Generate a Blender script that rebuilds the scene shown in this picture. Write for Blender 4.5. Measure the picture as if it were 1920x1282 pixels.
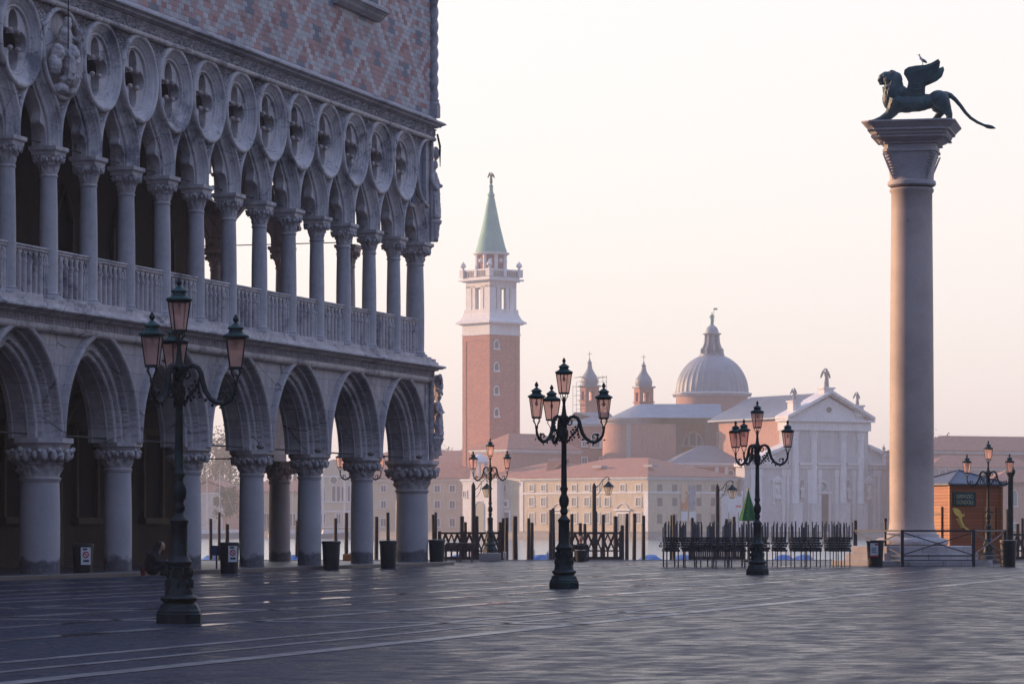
import bpy, math, random
import numpy as np
from mathutils import Vector, Matrix, noise
R = math.radians
PI = math.pi
random.seed(7)
for o in list(bpy.data.objects): bpy.data.objects.remove(o)
SC = bpy.context.scene
COL = SC.collection

# ---------------------------------------------------------------- camera
F, HOR, EYE = 6100.0, 988.0, 1.1          # focal length in photo pixels, horizon row, eye height
cam = bpy.data.cameras.new('camera'); camo = bpy.data.objects.new('camera', cam); COL.objects.link(camo)
camo.location = (0, 0, EYE); camo.rotation_euler = (R(90), 0, 0)
cam.sensor_width = 36; cam.lens = 36 * F / 1920; cam.shift_y = (HOR - 641) / 1920
cam.clip_start = 0.5; cam.clip_end = 9000
SC.camera = camo

# ---------------------------------------------------------------- sky, sun, exposure
SUN_AZ, SUN_EL = 66.5, 10.0                # degrees left of the view axis, elevation
w = bpy.data.worlds.new('World'); SC.world = w; w.use_nodes = True
nt = w.node_tree; nt.nodes.clear()
def N(t, **k):
    n = nt.nodes.new(t)
    for a, b in k.items(): setattr(n, a, b)
    return n
out = N('ShaderNodeOutputWorld'); add = N('ShaderNodeAddShader')
sky = N('ShaderNodeTexSky', sky_type='NISHITA', sun_disc=False, sun_elevation=R(SUN_EL), sun_rotation=R(-SUN_AZ))
sky.air_density = 1.0; sky.dust_density = 2.0; sky.ozone_density = 1.5
b1 = N('ShaderNodeBackground'); b1.inputs[1].default_value = 0.05
nt.links.new(sky.outputs[0], b1.inputs[0])
# thin high veil: cream over the lagoon (the sun's side), blue-violet behind the viewer and overhead
geo = N('ShaderNodeTexCoord'); sep = N('ShaderNodeSeparateXYZ')
nt.links.new(geo.outputs['Generated'], sep.inputs[0])
mr = N('ShaderNodeMapRange'); mr.interpolation_type = 'SMOOTHSTEP'
mr.inputs['From Min'].default_value = -0.45; mr.inputs['From Max'].default_value = 0.75
nt.links.new(sep.outputs['Y'], mr.inputs['Value'])
up = N('ShaderNodeMapRange'); up.interpolation_type = 'SMOOTHSTEP'
up.inputs['From Min'].default_value = 0.15; up.inputs['From Max'].default_value = 0.75
nt.links.new(sep.outputs['Z'], up.inputs['Value'])
hm = N('ShaderNodeMix', data_type='RGBA')
hm.inputs[6].default_value = (0.09, 0.135, 0.28, 1); hm.inputs[7].default_value = (0.80, 0.735, 0.71, 1)
nt.links.new(mr.outputs[0], hm.inputs[0])
um = N('ShaderNodeMix', data_type='RGBA'); um.inputs[7].default_value = (0.36, 0.50, 0.88, 1)
nt.links.new(up.outputs[0], um.inputs[0]); nt.links.new(hm.outputs[2], um.inputs[6])
b2 = N('ShaderNodeBackground'); b2.inputs[1].default_value = 0.90
nt.links.new(um.outputs[2], b2.inputs[0])
nt.links.new(b1.outputs[0], add.inputs[0]); nt.links.new(b2.outputs[0], add.inputs[1]); nt.links.new(add.outputs[0], out.inputs[0])

sl = bpy.data.lights.new('sun', 'SUN'); so = bpy.data.objects.new('sun', sl); COL.objects.link(so)
sl.energy = 5.0; sl.angle = R(0.6); sl.color = (1.0, 0.64, 0.38)
sd = Vector((-math.sin(R(SUN_AZ)) * math.cos(R(SUN_EL)), math.cos(R(SUN_AZ)) * math.cos(R(SUN_EL)), math.sin(R(SUN_EL))))
so.rotation_euler = sd.to_track_quat('Z', 'Y').to_euler()
so.location = (-200, 100, 60)
SC.view_settings.view_transform = 'Standard'; SC.view_settings.look = 'None'
SC.view_settings.exposure = 0.42; SC.view_settings.gamma = 1.0
SC.cycles.max_bounces = 6; SC.cycles.diffuse_bounces = 3; SC.cycles.glossy_bounces = 3
SC.cycles.transparent_max_bounces = 8; SC.cycles.volume_bounces = 0
SC.cycles.use_denoising = True; SC.cycles.sample_clamp_indirect = 4

# ---------------------------------------------------------------- objects
def meta(o, label=None, cat=None, group=None, kind=None):
    if label: o['label'] = label
    if cat: o['category'] = cat
    if group: o['group'] = group
    if kind: o['kind'] = kind
    return o
def empty(name, loc=(0, 0, 0), rz=0, label=None, cat=None, group=None, parent=None, scale=1):
    o = bpy.data.objects.new(name, None); COL.objects.link(o); o.empty_display_size = .2
    o.location = loc; o.rotation_euler = (0, 0, rz); o.scale = (scale,) * 3; o.parent = parent
    return meta(o, label, cat, group)
def children(o): return [c for c in bpy.data.objects if c.parent == o]
def copy_tree(o, parent=None, loc=None, rz=None, label=None, scale=None):
    c = o.copy(); COL.objects.link(c); c.parent = parent
    if loc is not None: c.location = loc
    if rz is not None: c.rotation_euler = (0, 0, rz)
    if scale is not None: c.scale = scale if isinstance(scale, tuple) else (scale,) * 3
    if label: c['label'] = label
    for ch in children(o): copy_tree(ch, c)
    return c
def inst(mesh_o, parent, loc, rz=0, scale=None):
    c = mesh_o.copy(); COL.objects.link(c); c.parent = parent; c.location = loc; c.rotation_euler = (0, 0, rz)
    if scale: c.scale = scale
    return c

class MB:
    def __init__(s): s.v = []; s.f = []; s.m = Matrix()
    def add(s, vs, fs):
        n = len(s.v); M = s.m
        s.v += [tuple(M @ Vector(p)) for p in vs]; s.f += [tuple(i + n for i in f) for f in fs]; return s
    def at(s, loc=(0, 0, 0), rz=0, rx=0, ry=0, sc=1):
        s.m = Matrix.Translation(loc) @ Matrix.Rotation(rz, 4, 'Z') @ Matrix.Rotation(ry, 4, 'Y') @ Matrix.Rotation(rx, 4, 'X') @ Matrix.Scale(sc, 4); return s
    def box(s, x0, x1, y0, y1, z0, z1, top=1.0, b=0):
        if b:
            return s.loft([[(x0+b, y0+b, z0), (x1-b, y0+b, z0), (x1-b, y1-b, z0), (x0+b, y1-b, z0)],
                           [(x0, y0, z0+b), (x1, y0, z0+b), (x1, y1, z0+b), (x0, y1, z0+b)],
                           [(x0, y0, z1-b), (x1, y0, z1-b), (x1, y1, z1-b), (x0, y1, z1-b)],
                           [(x0+b, y0+b, z1), (x1-b, y0+b, z1), (x1-b, y1-b, z1), (x0+b, y1-b, z1)]])
        cx, cy = (x0+x1)/2, (y0+y1)/2
        a = [(cx+(x-cx)*top, cy+(y-cy)*top, z1) for x, y in ((x0, y0), (x1, y0), (x1, y1), (x0, y1))]
        return s.add([(x0, y0, z0), (x1, y0, z0), (x1, y1, z0), (x0, y1, z0)] + a,
                     [(3, 2, 1, 0), (4, 5, 6, 7), (0, 1, 5, 4), (1, 2, 6, 5), (2, 3, 7, 6), (3, 0, 4, 7)])
    def loft(s, rings, cap=True, closed=True):
        n = len(rings[0]); vs = [p for r in rings for p in r]; fs = []
        for k in range(len(rings)-1):
            for i in range(n if closed else n-1):
                j = (i+1) % n; fs.append((k*n+i, k*n+j, (k+1)*n+j, (k+1)*n+i))
        if cap and closed:
            fs.append(tuple(range(n-1, -1, -1))); q = (len(rings)-1)*n; fs.append(tuple(range(q, q+n)))
        return s.add(vs, fs)
    def lathe(s, prof, seg=20, c=(0, 0), rot=0, cap=True, rf=None, a0=0, a1=2*PI):
        full = abs(a1-a0-2*PI) < 1e-6; m = seg if full else seg+1
        rings = []
        for r, z in prof:
            ring = []
            for i in range(m):
                a = rot + a0 + (a1-a0)*i/seg; q = r*(rf(a, z) if rf else 1)
                ring.append((c[0]+q*math.cos(a), c[1]+q*math.sin(a), z))
            rings.append(ring)
        return s.loft(rings, cap, full)
    def tube(s, pts, rad, seg=8, cap=True):
        pts = [Vector(p) for p in pts]; n = len(pts)
        if not hasattr(rad, '__len__'): rad = [rad]*n
        rings = []; up = None
        for i in range(n):
            t = (pts[min(i+1, n-1)]-pts[max(i-1, 0)]).normalized()
            if up is None: up = Vector((0, 0, 1)) if abs(t.z) < .9 else Vector((1, 0, 0))
            a = t.cross(up).normalized(); b = a.cross(t).normalized(); up = b
            rings.append([tuple(pts[i] + (a*math.cos(2*PI*k/seg) + b*math.sin(2*PI*k/seg))*rad[i]) for k in range(seg)])
        rings.reverse()
        return s.loft(rings, cap)
    def bar(s, p, q, r, seg=6): return s.tube([p, q], r, seg)
    def beam(s, p, q, wd, ht):
        p, q = Vector(p), Vector(q); t = (q-p).normalized()
        u = Vector((0, 0, 1)) if abs(t.z) < .95 else Vector((0, 1, 0))
        a = t.cross(u).normalized()*wd/2; b = a.cross(t).normalized()*ht/2
        return s.loft([[tuple(e+a*i+b*j) for i, j in ((-1, -1), (1, -1), (1, 1), (-1, 1))] for e in (q, p)])
    def ell(s, c, r, rot=None, seg=12, rings=8):
        vs = []; fs = []
        M = rot or Matrix.Identity(3); c = Vector(c)
        if not hasattr(r, '__len__'): r = (r, r, r)
        for k in range(rings+1):
            t = PI*k/rings
            for i in range(seg):
                a = 2*PI*i/seg
                vs.append(tuple(c + M @ Vector((r[0]*math.sin(t)*math.cos(a), r[1]*math.sin(t)*math.sin(a), -r[2]*math.cos(t)))))
        for k in range(rings):
            for i in range(seg):
                j = (i+1) % seg; fs.append((k*seg+i, k*seg+j, (k+1)*seg+j, (k+1)*seg+i))
        return s.add(vs, fs)
    def prism(s, poly, y0, y1):
        """outline in x,z extruded along y"""
        n = len(poly)
        area = sum(poly[i][0]*poly[(i+1) % n][1]-poly[(i+1) % n][0]*poly[i][1] for i in range(n))
        if area < 0: poly = poly[::-1]
        vs = [(x, y0, z) for x, z in poly] + [(x, y1, z) for x, z in poly]
        fs = [tuple(range(n)), tuple(range(2*n-1, n-1, -1))] + [(i, n+i, n+(i+1) % n, (i+1) % n) for i in range(n)]
        return s.add(vs, fs)
    def strip(s, A, B, y0, y1):
        """solid between two matching curves (x,z) lists, from y0 to y1"""
        rings = [[(a[0], y0, a[1]), (b[0], y0, b[1]), (b[0], y1, b[1]), (a[0], y1, a[1])] for a, b in zip(A, B)]
        return s.loft(rings)
    def obj(s, name, mat, parent=None, smooth=None, loc=None, label=None, cat=None, group=None, kind=None, rz=0):
        me = bpy.data.meshes.new(name); me.from_pydata(s.v, [], s.f); me.validate(); me.update()
        if mat: me.materials.append(mat)
        if smooth is not None:
            me.polygons.foreach_set('use_smooth', [True]*len(me.polygons)); me.set_sharp_from_angle(angle=R(smooth))
        o = bpy.data.objects.new(name, me); COL.objects.link(o); o.parent = parent
        if loc: o.location = loc
        o.rotation_euler = (0, 0, rz)
        return meta(o, label, cat, group, kind)

def remesh(o, vox, sm=2, disp=0, ds=.1):
    m = o.modifiers.new('r', 'REMESH'); m.mode = 'VOXEL'; m.voxel_size = vox; m.use_smooth_shade = True
    if sm:
        t = o.modifiers.new('s', 'SMOOTH'); t.iterations = sm; t.factor = .5
    if disp:
        tx = bpy.data.textures.new('carving', 'CLOUDS'); tx.noise_scale = ds; tx.noise_depth = 3
        t = o.modifiers.new('d', 'DISPLACE'); t.texture = tx; t.strength = disp; t.mid_level = .5; t.texture_coords = 'LOCAL'
    return o

# ---------------------------------------------------------------- materials
class G:
    """tiny helper over a material's node tree"""
    def __init__(s, name):
        s.m = bpy.data.materials.new(name); s.m.use_nodes = True; s.t = s.m.node_tree; s.b = s.t.nodes['Principled BSDF']
        s.o = s.t.nodes['Material Output']
    def n(s, t, **k):
        x = s.t.nodes.new(t)
        for a, b in k.items(): setattr(x, a, b)
        return x
    def put(s, sock, v):
        if hasattr(v, 'is_linked') or hasattr(v, 'links'): s.t.links.new(v, sock)
        else: sock.default_value = v
    def math(s, op, a, b=0, c=None):
        x = s.n('ShaderNodeMath', operation=op); s.put(x.inputs[0], a); s.put(x.inputs[1], b)
        if c is not None: s.put(x.inputs[2], c)
        return x.outputs[0]
    def mix(s, f, a, b):
        x = s.n('ShaderNodeMix', data_type='RGBA'); s.put(x.inputs[0], f); s.put(x.inputs[6], a); s.put(x.inputs[7], b); return x.outputs[2]
    def coord(s, world=False, rot=0, scale=(1, 1, 1)):
        c = s.n('ShaderNodeNewGeometry').outputs['Position'] if world else s.n('ShaderNodeTexCoord').outputs['Object']
        mp = s.n('ShaderNodeMapping'); mp.inputs['Rotation'].default_value = (0, 0, rot); mp.inputs['Scale'].default_value = scale
        s.t.links.new(c, mp.inputs[0]); return mp.outputs[0]
    def noise(s, vec, scale, detail=3, rough=.55):
        x = s.n('ShaderNodeTexNoise'); s.put(x.inputs['Vector'], vec); x.inputs['Scale'].default_value = scale
        x.inputs['Detail'].default_value = detail; x.inputs['Roughness'].default_value = rough; return x.outputs['Fac']
    def ramp(s, v, lo, hi, a=0., b=1.):
        x = s.n('ShaderNodeMapRange'); s.put(x.inputs[0], v)
        for i, q in enumerate((lo, hi, a, b)): x.inputs[i+1].default_value = q
        return x.outputs[0]
    def bump(s, h, st, dist=.02):
        x = s.n('ShaderNodeBump'); x.inputs['Strength'].default_value = st; x.inputs['Distance'].default_value = dist
        s.put(x.inputs['Height'], h); s.put(s.b.inputs['Normal'], x.outputs[0])
    def base(s, c, rough=.7, spec=.3, metal=0):
        s.put(s.b.inputs['Base Color'], c); s.put(s.b.inputs['Roughness'], rough); s.put(s.b.inputs['Metallic'], metal)
        s.put(s.b.inputs['Specular IOR Level'], spec); return s.m
def c4(c): return (c[0], c[1], c[2], 1)
def stone(name, c1, c2, scale=1.2, rough=.75, bump=.25, joints=None, spec=.25, streak=False, third=None, cracks=0):
    g = G(name); v = g.coord(True)
    n1 = g.noise(v, scale, 5, .65); n2 = g.noise(v, scale*9, 4, .7)
    col = g.mix(g.ramp(n1, .32, .68), c4(c1), c4(c2))
    if third: col = g.mix(g.ramp(g.noise(v, scale*.6, 6, .75), .52, .66), col, c4(third))
    col = g.mix(g.math('MULTIPLY', g.ramp(n2, .45, .8), .45), col, c4([q*.45 for q in c1]))
    if streak:
        v2 = g.coord(True, scale=(3, 3, .25)); col = g.mix(g.math('MULTIPLY', g.ramp(g.noise(v2, 1.6, 5, .7), .5, .72), .5), col, c4([q*.4 for q in c1]))
    h = g.math('ADD', n2, g.math('MULTIPLY', n1, .6))
    if cracks:
        vo = g.n('ShaderNodeTexVoronoi', feature='DISTANCE_TO_EDGE'); g.t.links.new(v, vo.inputs['Vector']); vo.inputs['Scale'].default_value = cracks
        ck = g.math('MULTIPLY', g.math('LESS_THAN', vo.outputs['Distance'], .010), g.ramp(g.noise(v, .9, 3), .48, .56))
        col = g.mix(g.math('MULTIPLY', ck, .65), col, (.07, .07, .09, 1)); h = g.math('SUBTRACT', h, ck)
        dk = g.noise(v, .55, 7, .8); col = g.mix(g.math('MULTIPLY', g.ramp(dk, .54, .66), .55), col, (.085, .08, .10, 1))
        wh = g.noise(g.coord(True, scale=(2.2, 2.2, .5)), 1.1, 5, .7); col = g.mix(g.math('MULTIPLY', g.ramp(wh, .56, .70), .5), col, (.72, .66, .64, 1))
    if joints:
        bw, bh = joints; x = g.n('ShaderNodeTexBrick'); vv = g.coord(False)
        sp = g.n('ShaderNodeSeparateXYZ'); g.t.links.new(vv, sp.inputs[0]); cb = g.n('ShaderNodeCombineXYZ')
        g.t.links.new(g.math('ADD', sp.outputs[0], sp.outputs[1]), cb.inputs[0]); g.t.links.new(sp.outputs[2], cb.inputs[1])
        g.t.links.new(cb.outputs[0], x.inputs['Vector'])
        x.inputs['Scale'].default_value = 1; x.inputs['Brick Width'].default_value = bw; x.inputs['Row Height'].default_value = bh
        x.inputs['Mortar Size'].default_value = min(bw, bh)*.012; x.inputs['Color1'].default_value = (1, 1, 1, 1)
        x.inputs['Color2'].default_value = (.72, .72, .76, 1); x.inputs['Mortar'].default_value = (.3, .3, .33, 1)
        mm = g.n('ShaderNodeMix', data_type='RGBA', blend_type='MULTIPLY'); mm.inputs[0].default_value = .85
        g.t.links.new(col, mm.inputs[6]); g.t.links.new(x.outputs[0], mm.inputs[7]); col = mm.outputs[2]
        h = g.math('SUBTRACT', h, g.math('MULTIPLY', x.outputs['Fac'], 1.5))
    g.base(col, g.ramp(n2, 0, 1, rough-.1, min(1, rough+.1)), spec); g.bump(h, bump); return g.m
def plain(name, c, rough=.6, spec=.3, metal=0, var=.35, scale=6, bump=.1):
    g = G(name); v = g.coord(True); n = g.noise(v, scale, 4)
    g.base(g.mix(g.ramp(n, .3, .7), c4([q*(1-var) for q in c]), c4([min(1, q*(1+var)) for q in c])), rough, spec, metal); g.bump(n, bump); return g.m

ISTRIAN = stone('istrian_stone', (.60, .53, .52), (.42, .375, .385), 1.6, .7, .35, third=(.12, .115, .14), streak=True, cracks=1.15)
ISTRIAN_SHAFT = stone('shaft_stone', (.50, .45, .45), (.37, .34, .355), .9, .65, .12, streak=True)
CARVED = stone('carved_stone', (.62, .54, .52), (.30, .27, .285), 3.0, .75, .6)
BLOCKS = stone('ashlar_blocks', (.56, .49, .475), (.40, .36, .365), 1.0, .75, .3, joints=(.85, .42), streak=True, cracks=.6)
VOUSS = stone('voussoir_stone', (.46, .41, .415), (.30, .275, .30), .8, .7, .25, third=(.13, .125, .15), cracks=.9)
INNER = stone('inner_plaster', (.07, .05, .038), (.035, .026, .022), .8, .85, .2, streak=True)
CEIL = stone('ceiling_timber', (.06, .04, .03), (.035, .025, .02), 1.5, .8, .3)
IRON = plain('tie_rod_iron', (.03, .028, .03), .6)
DARKG = plain('dark_glass', (.006, .006, .008), .7, .08)
LEAD = stone('lead_roof', (.17, .20, .245), (.27, .295, .335), .5, .5, .2, spec=.4)
# ---------------------------------------------------------------- carved relief sheets
def grid_relief(x0, x1, z0, z1, h, depth, F=None, back=None):
    """front sheet of a carved slab: y = depth(x, z); the solid is where F(x, z) > 0 (rim snapped on F = 0, walls run back to y = back)"""
    nx, nz = int(round((x1-x0)/h))+1, int(round((z1-z0)/h))+1
    X, Z = np.meshgrid(np.linspace(x0, x1, nx), np.linspace(z0, z1, nz)); X = X.copy(); Z = Z.copy()
    keepv = np.ones(X.shape, bool)
    if F is not None:
        f = F(X, Z); keepv = f > 0
        c = keepv[:-1, :-1] | keepv[1:, :-1] | keepv[:-1, 1:] | keepv[1:, 1:]
        e = h*.05
        mv = ~keepv
        for _ in range(2):
            f = F(X, Z); gx = (F(X+e, Z)-F(X-e, Z))/(2*e); gz = (F(X, Z+e)-F(X, Z-e))/(2*e)
            g2 = np.maximum(gx*gx+gz*gz, .2); sx, sz = -f*gx/g2, -f*gz/g2
            L = np.maximum(np.hypot(sx, sz)/(h*1.2), 1)
            X[mv] += (sx/L)[mv]; Z[mv] += (sz/L)[mv]
        X = np.clip(X, x0, x1); Z = np.clip(Z, z0, z1)
    else: c = np.ones((nz-1, nx-1), bool)
    Y = depth(X, Z)
    J, I = np.nonzero(c); q = np.stack([J*nx+I, J*nx+I+1, (J+1)*nx+I+1, (J+1)*nx+I], 1)
    V = np.stack([X.ravel(), Y.ravel(), Z.ravel()], 1)
    used, inv = np.unique(q.ravel(), return_inverse=True); V = V[used]; q = inv.reshape(-1, 4)
    n = len(V); verts = V.tolist(); faces = q.tolist()
    if back is not None:
        ed = {}
        for a in q.tolist():
            for i in range(4):
                k = (a[i], a[(i+1) % 4])
                if (k[1], k[0]) in ed: del ed[(k[1], k[0])]
                else: ed[k] = 1
        VB = V.copy(); VB[:, 1] = back; verts += VB.tolist()
        faces += [[b+n for b in a[::-1]] for a in q.tolist()]
        faces += [[b, a, a+n, b+n] for a, b in ed]
    return verts, faces
def poly_dist(X, Z, P):
    P = np.array(P); A, B = P[:-1], P[1:]; best = np.full(X.shape, 9.)
    for a, b in zip(A, B):
        d = b-a; L = max(d @ d, 1e-12); t = np.clip(((X-a[0])*d[0]+(Z-a[1])*d[1])/L, 0, 1)
        best = np.minimum(best, np.hypot(X-a[0]-t*d[0], Z-a[1]-t*d[1]))
    return best
def tor(d, c, r, y): return np.where(np.abs(d-c) < r, y - np.sqrt(np.maximum(r*r-(d-c)**2, 0)), 9.)
def leafy(X, Z, k=1.0): return np.abs(np.sin(17*k*X+4*np.sin(9*k*Z))*np.sin(19*k*Z+3*np.sin(11*k*X)))

# ---------------------------------------------------------------- the palace, local frame: x along the square, y inward, z up
TH = math.atan2(.9561, .2931)
CORNER = (-2.255, 94.91, 0)
P = empty('gothic_palace', CORNER, TH, 'large gothic palace with two tiers of stone arcades under a pink diamond-patterned wall', 'palace')
PIT, X0C, YC, YG = 2.08, -.45, .39, .60
Z_FL, Z_AB, Z_RC, Z_STR = 5.98, 9.35, 11.38, 12.40
def wrap(name, prof, mat, xa=-64, yb=50, parent=P, smooth=30, wob=False):
    """profile [(out, z)...] swept along the west side, round the corner and down the south side"""
    ring = []
    pts = [(xa, 0, 0, -1), (0, 0, 1, -1), (0, yb, 1, 0)]
    mb = MB(); mb.loft([[(x+o*dx, y+o*dy, z) for o, z in prof] for x, y, dx, dy in pts][::-1])
    return mb.obj(name, mat, parent, smooth)
# solid upper storey with the diamond pattern in pink, white and grey
def diaper():
    g = G('pink_white_diaper'); v = g.coord(False); s = g.n('ShaderNodeSeparateXYZ'); g.t.links.new(v, s.inputs[0])
    u = g.math('DIVIDE', g.math('ADD', s.outputs[0], s.outputs[1]), .30); z = g.math('DIVIDE', s.outputs[2], .135)
    row = g.math('FLOOR', z); par = g.math('MODULO', g.math('ABSOLUTE', row), 2)
    uu = g.math('ADD', u, g.math('MULTIPLY', par, .5)); colm = g.math('FLOOR', uu)
    cx = g.math('SUBTRACT', g.math('MULTIPLY', colm, 2), par)
    A = g.math('WRAP', g.math('ADD', cx, row), 16, 0); B = g.math('WRAP', g.math('SUBTRACT', cx, row), 16, 0)
    cb = g.n('ShaderNodeCombineXYZ'); g.t.links.new(colm, cb.inputs[0]); g.t.links.new(row, cb.inputs[1])
    wn = g.n('ShaderNodeTexWhiteNoise'); g.t.links.new(cb.outputs[0], wn.inputs[0]); rnd = wn.outputs['Value']
    white = g.math('MAXIMUM', g.math('LESS_THAN', A, 1.0), g.math('LESS_THAN', B, 1.0))
    def mid(a, q): return g.math('LESS_THAN', g.math('ABSOLUTE', g.math('SUBTRACT', a, 8)), q)
    grey = g.math('MAXIMUM', g.math('MULTIPLY', mid(A, 1), mid(B, 2.5)), g.math('MULTIPLY', mid(A, 2.5), mid(B, 1))); lite = g.math('GREATER_THAN', rnd, .72)
    pink = g.mix(rnd, (.47, .265, .24, 1), (.38, .27, .26, 1))
    pink = g.mix(g.math('LESS_THAN', rnd, .16), pink, (.36, .18, .165, 1))
    col = g.mix(g.math('MAXIMUM', white, lite), pink, g.mix(rnd, (.56, .50, .49, 1), (.42, .39, .395, 1)))
    col = g.mix(grey, col, (.20, .195, .23, 1))
    fu = g.math('FRACT', uu); fz = g.math('FRACT', z)
    mort = g.math('MAXIMUM', g.math('LESS_THAN', fu, .05), g.math('LESS_THAN', fz, .10))
    n1 = g.noise(v, .35, 6, .75); n2 = g.noise(v, 8, 4, .7)
    col = g.mix(g.math('MULTIPLY', mort, g.ramp(n1, .35, .6, .15, .75)), col, (.10, .075, .08, 1))
    col = g.mix(g.math('MULTIPLY', g.ramp(n1, .5, .75), .55), col, (.12, .095, .11, 1))
    col = g.mix(g.math('MULTIPLY', g.ramp(n2, .5, .8), .3), col, (.14, .10, .10, 1))
    g.base(col, .8, .2); g.bump(g.math('SUBTRACT', n2, mort), .3, .01); return g.m
MB().box(-64, -.02, .10, 50, 12.99, 24).obj('upper_wall', diaper(), P)
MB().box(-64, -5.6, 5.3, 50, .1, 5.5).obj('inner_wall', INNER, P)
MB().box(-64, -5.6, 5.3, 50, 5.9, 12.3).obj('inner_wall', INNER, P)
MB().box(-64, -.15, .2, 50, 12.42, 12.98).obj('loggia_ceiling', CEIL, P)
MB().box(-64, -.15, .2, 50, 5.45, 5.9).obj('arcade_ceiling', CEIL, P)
MB().box(-64, -.15, .2, 50, 5.86, 5.97).obj('loggia_floor', VOUSS, P)
MB().box(-64, .45, -.45, 50, -.3, .10, b=.012).obj('arcade_pavement', stone('arcade_paving', (.08, .075, .085), (.05, .048, .058), 1, .4, .1, joints=(.9, .5)), P)
wrap('lower_frieze_ground', [(-.25, 5.30), (-.06, 5.30), (-.06, 5.62), (-.25, 5.62)], ISTRIAN)
wrap('lower_string_course', [(-.10 + .115*math.cos(a), 5.39 + .105*math.sin(a)) for a in [2*PI*i/12 for i in range(12)]], ISTRIAN, smooth=60)
wrap('lower_cornice', [(-.25, 5.61), (-.02, 5.61), (.02, 5.645), (.08, 5.65), (.10, 5.69), (.18, 5.70), (.24, 5.73), (.27, 5.74), (.27, 5.78), (.22, 5.80), (.10, 5.815), (.08, 5.90), (.03, 5.905), (.03, 5.99), (-.25, 5.99)], ISTRIAN)
wrap('upper_frieze_ground', [(-.25, 12.40), (-.03, 12.40), (-.03, 12.73), (-.25, 12.73)], ISTRIAN)
wrap('upper_string_course', [(-.03 + .075*math.cos(a), Z_STR + .07*math.sin(a)) for a in [2*PI*i/12 for i in range(12)]], ISTRIAN, smooth=60)
wrap('upper_cornice', [(-.25, 12.715), (.05, 12.715), (.09, 12.745), (.15, 12.75), (.17, 12.79), (.24, 12.82), (.27, 12.83), (.27, 12.87), (.20, 12.91), (.06, 12.96), (.02, 13.03), (-.25, 13.03)], VOUSS)
# carved bands
def dent(X, Z):
    u = (X/.17) % 1.0; z = (Z-5.555)/.085
    fr = (np.abs(u-.5) < .40) & (np.abs(z) < .92); inr = (np.abs(u-.5) < .27) & (np.abs(z) < .62)
    ros = np.maximum(0, 1-np.hypot((u-.5)*.17, z*.085)/.04)
    return .06-.035*fr+.03*inr-.035*ros*inr
v_, f_ = grid_relief(-34, 0, 5.46, 5.61, .0213, lambda X, Z: dent(X, Z)-.03)
m = MB(); m.add(v_, f_).obj('dentil_frieze', CARVED, P)
def scroll(X, Z):
    u = ((X/.30) % 1.0)-.5; z = (Z-12.575)/.15
    r = np.hypot(u*.30+.02*z, z*.13); a = np.arctan2(z*.13, u*.3)
    leaf = np.maximum(0, 1-np.abs(r-.085-.02*np.sin(5*a+3*np.floor(X/.3)))/.035)
    tip = np.maximum(0, 1-np.hypot(u*.30, (z-.45)*.15)/.05)
    return .02-.075*leaf-.09*tip-.02*leafy(X, Z, 2)
v_, f_ = grid_relief(-34, 0, 12.45, 12.72, .0207, lambda X, Z: scroll(X, Z))
m = MB(); m.add(v_, f_).obj('leaf_frieze', CARVED, P)

# ---- loggia tracery
OG = [(9.35, .80), (9.6, .792), (9.85, .735), (10.05, .63), (10.22, .50), (10.38, .355), (10.52, .225), (10.66, .12), (10.80, .045), (10.95, 0.0)]
oz = np.array([p[0] for p in OG]); ow = np.array([p[1] for p in OG])
def smooth_curve(k=60):
    t = np.linspace(0, len(OG)-1, k); out = []
    for q in t:
        i = int(min(q, len(OG)-2)); u = q-i
        p = [OG[max(0, min(len(OG)-1, j))] for j in (i-1, i, i+1, i+2)]
        out.append(tuple(.5*(2*p[1][c]+(p[2][c]-p[0][c])*u+(2*p[0][c]-5*p[1][c]+4*p[2][c]-p[3][c])*u*u+(3*p[1][c]-p[0][c]-3*p[2][c]+p[3][c])*u**3) for c in (0, 1)))
    return out
OC = smooth_curve()
OCP = [(wv, z) for z, wv in OC]; oz2 = np.array([z for z, _ in OC]); ow2 = np.array([max(0, q) for _, q in OC])
def og_sd(X, Z):
    d = poly_dist(np.abs(X), Z, [(.80, 9.0)] + OCP + [(0, 11.0)][:0]); inside = (np.abs(X) < np.interp(Z, oz2, ow2)) & (Z < 10.95)
    return np.where(inside, -d, d)
def ring_sd(X, Z, r=1.03):
    return np.minimum(np.hypot(X-1.04, Z-Z_RC), np.hypot(X+1.04, Z-Z_RC))-r
def arch_depth(X, Z):
    d = og_sd(X, Z); y = np.full(X.shape, .12)
    y = np.where(d < .235, .10+.14*np.clip((.235-d)/.16, 0, 1)**1.3, y)
    y = np.where(d < .07, .27, y)
    y = np.minimum(y, tor(d, .045, .028, .27)); y = np.minimum(y, tor(d, .265, .05, .10)); y = np.minimum(y, tor(d, .175, .016, .13))
    sp = d > .325
    y = np.where(sp, .17-.11*leafy(X, Z, 1.6), y)
    return y
def archF(X, Z): return np.minimum(og_sd(X, Z), ring_sd(X, Z, 1.025))
v_, f_ = grid_relief(-1.04, 1.04, Z_AB, Z_STR, .02, arch_depth, archF, .68)
mb = MB(); mb.add(v_, f_)
CUSP = [(9.35, .76), (9.5, .755), (9.62, .74), (9.71, .70), (9.77, .64), (9.80, .56), (9.815, .47), (9.85, .45), (9.90, .455), (9.97, .49), (10.07, .495), (10.18, .44), (10.32, .31), (10.48, .17), (10.64, .07), (10.80, 0.0)]
for sgn in (1, -1):
    A = [(sgn*wv, z) for z, wv in CUSP]; B = [(sgn*(np.interp(z, oz2, ow2)+.03), z) for z, wv in CUSP]
    mb.strip(A, B, .32, .54) if sgn > 0 else mb.strip(B, A, .32, .54)
ARCH = mb.obj('loggia_arch', ISTRIAN, P, 40)
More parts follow.
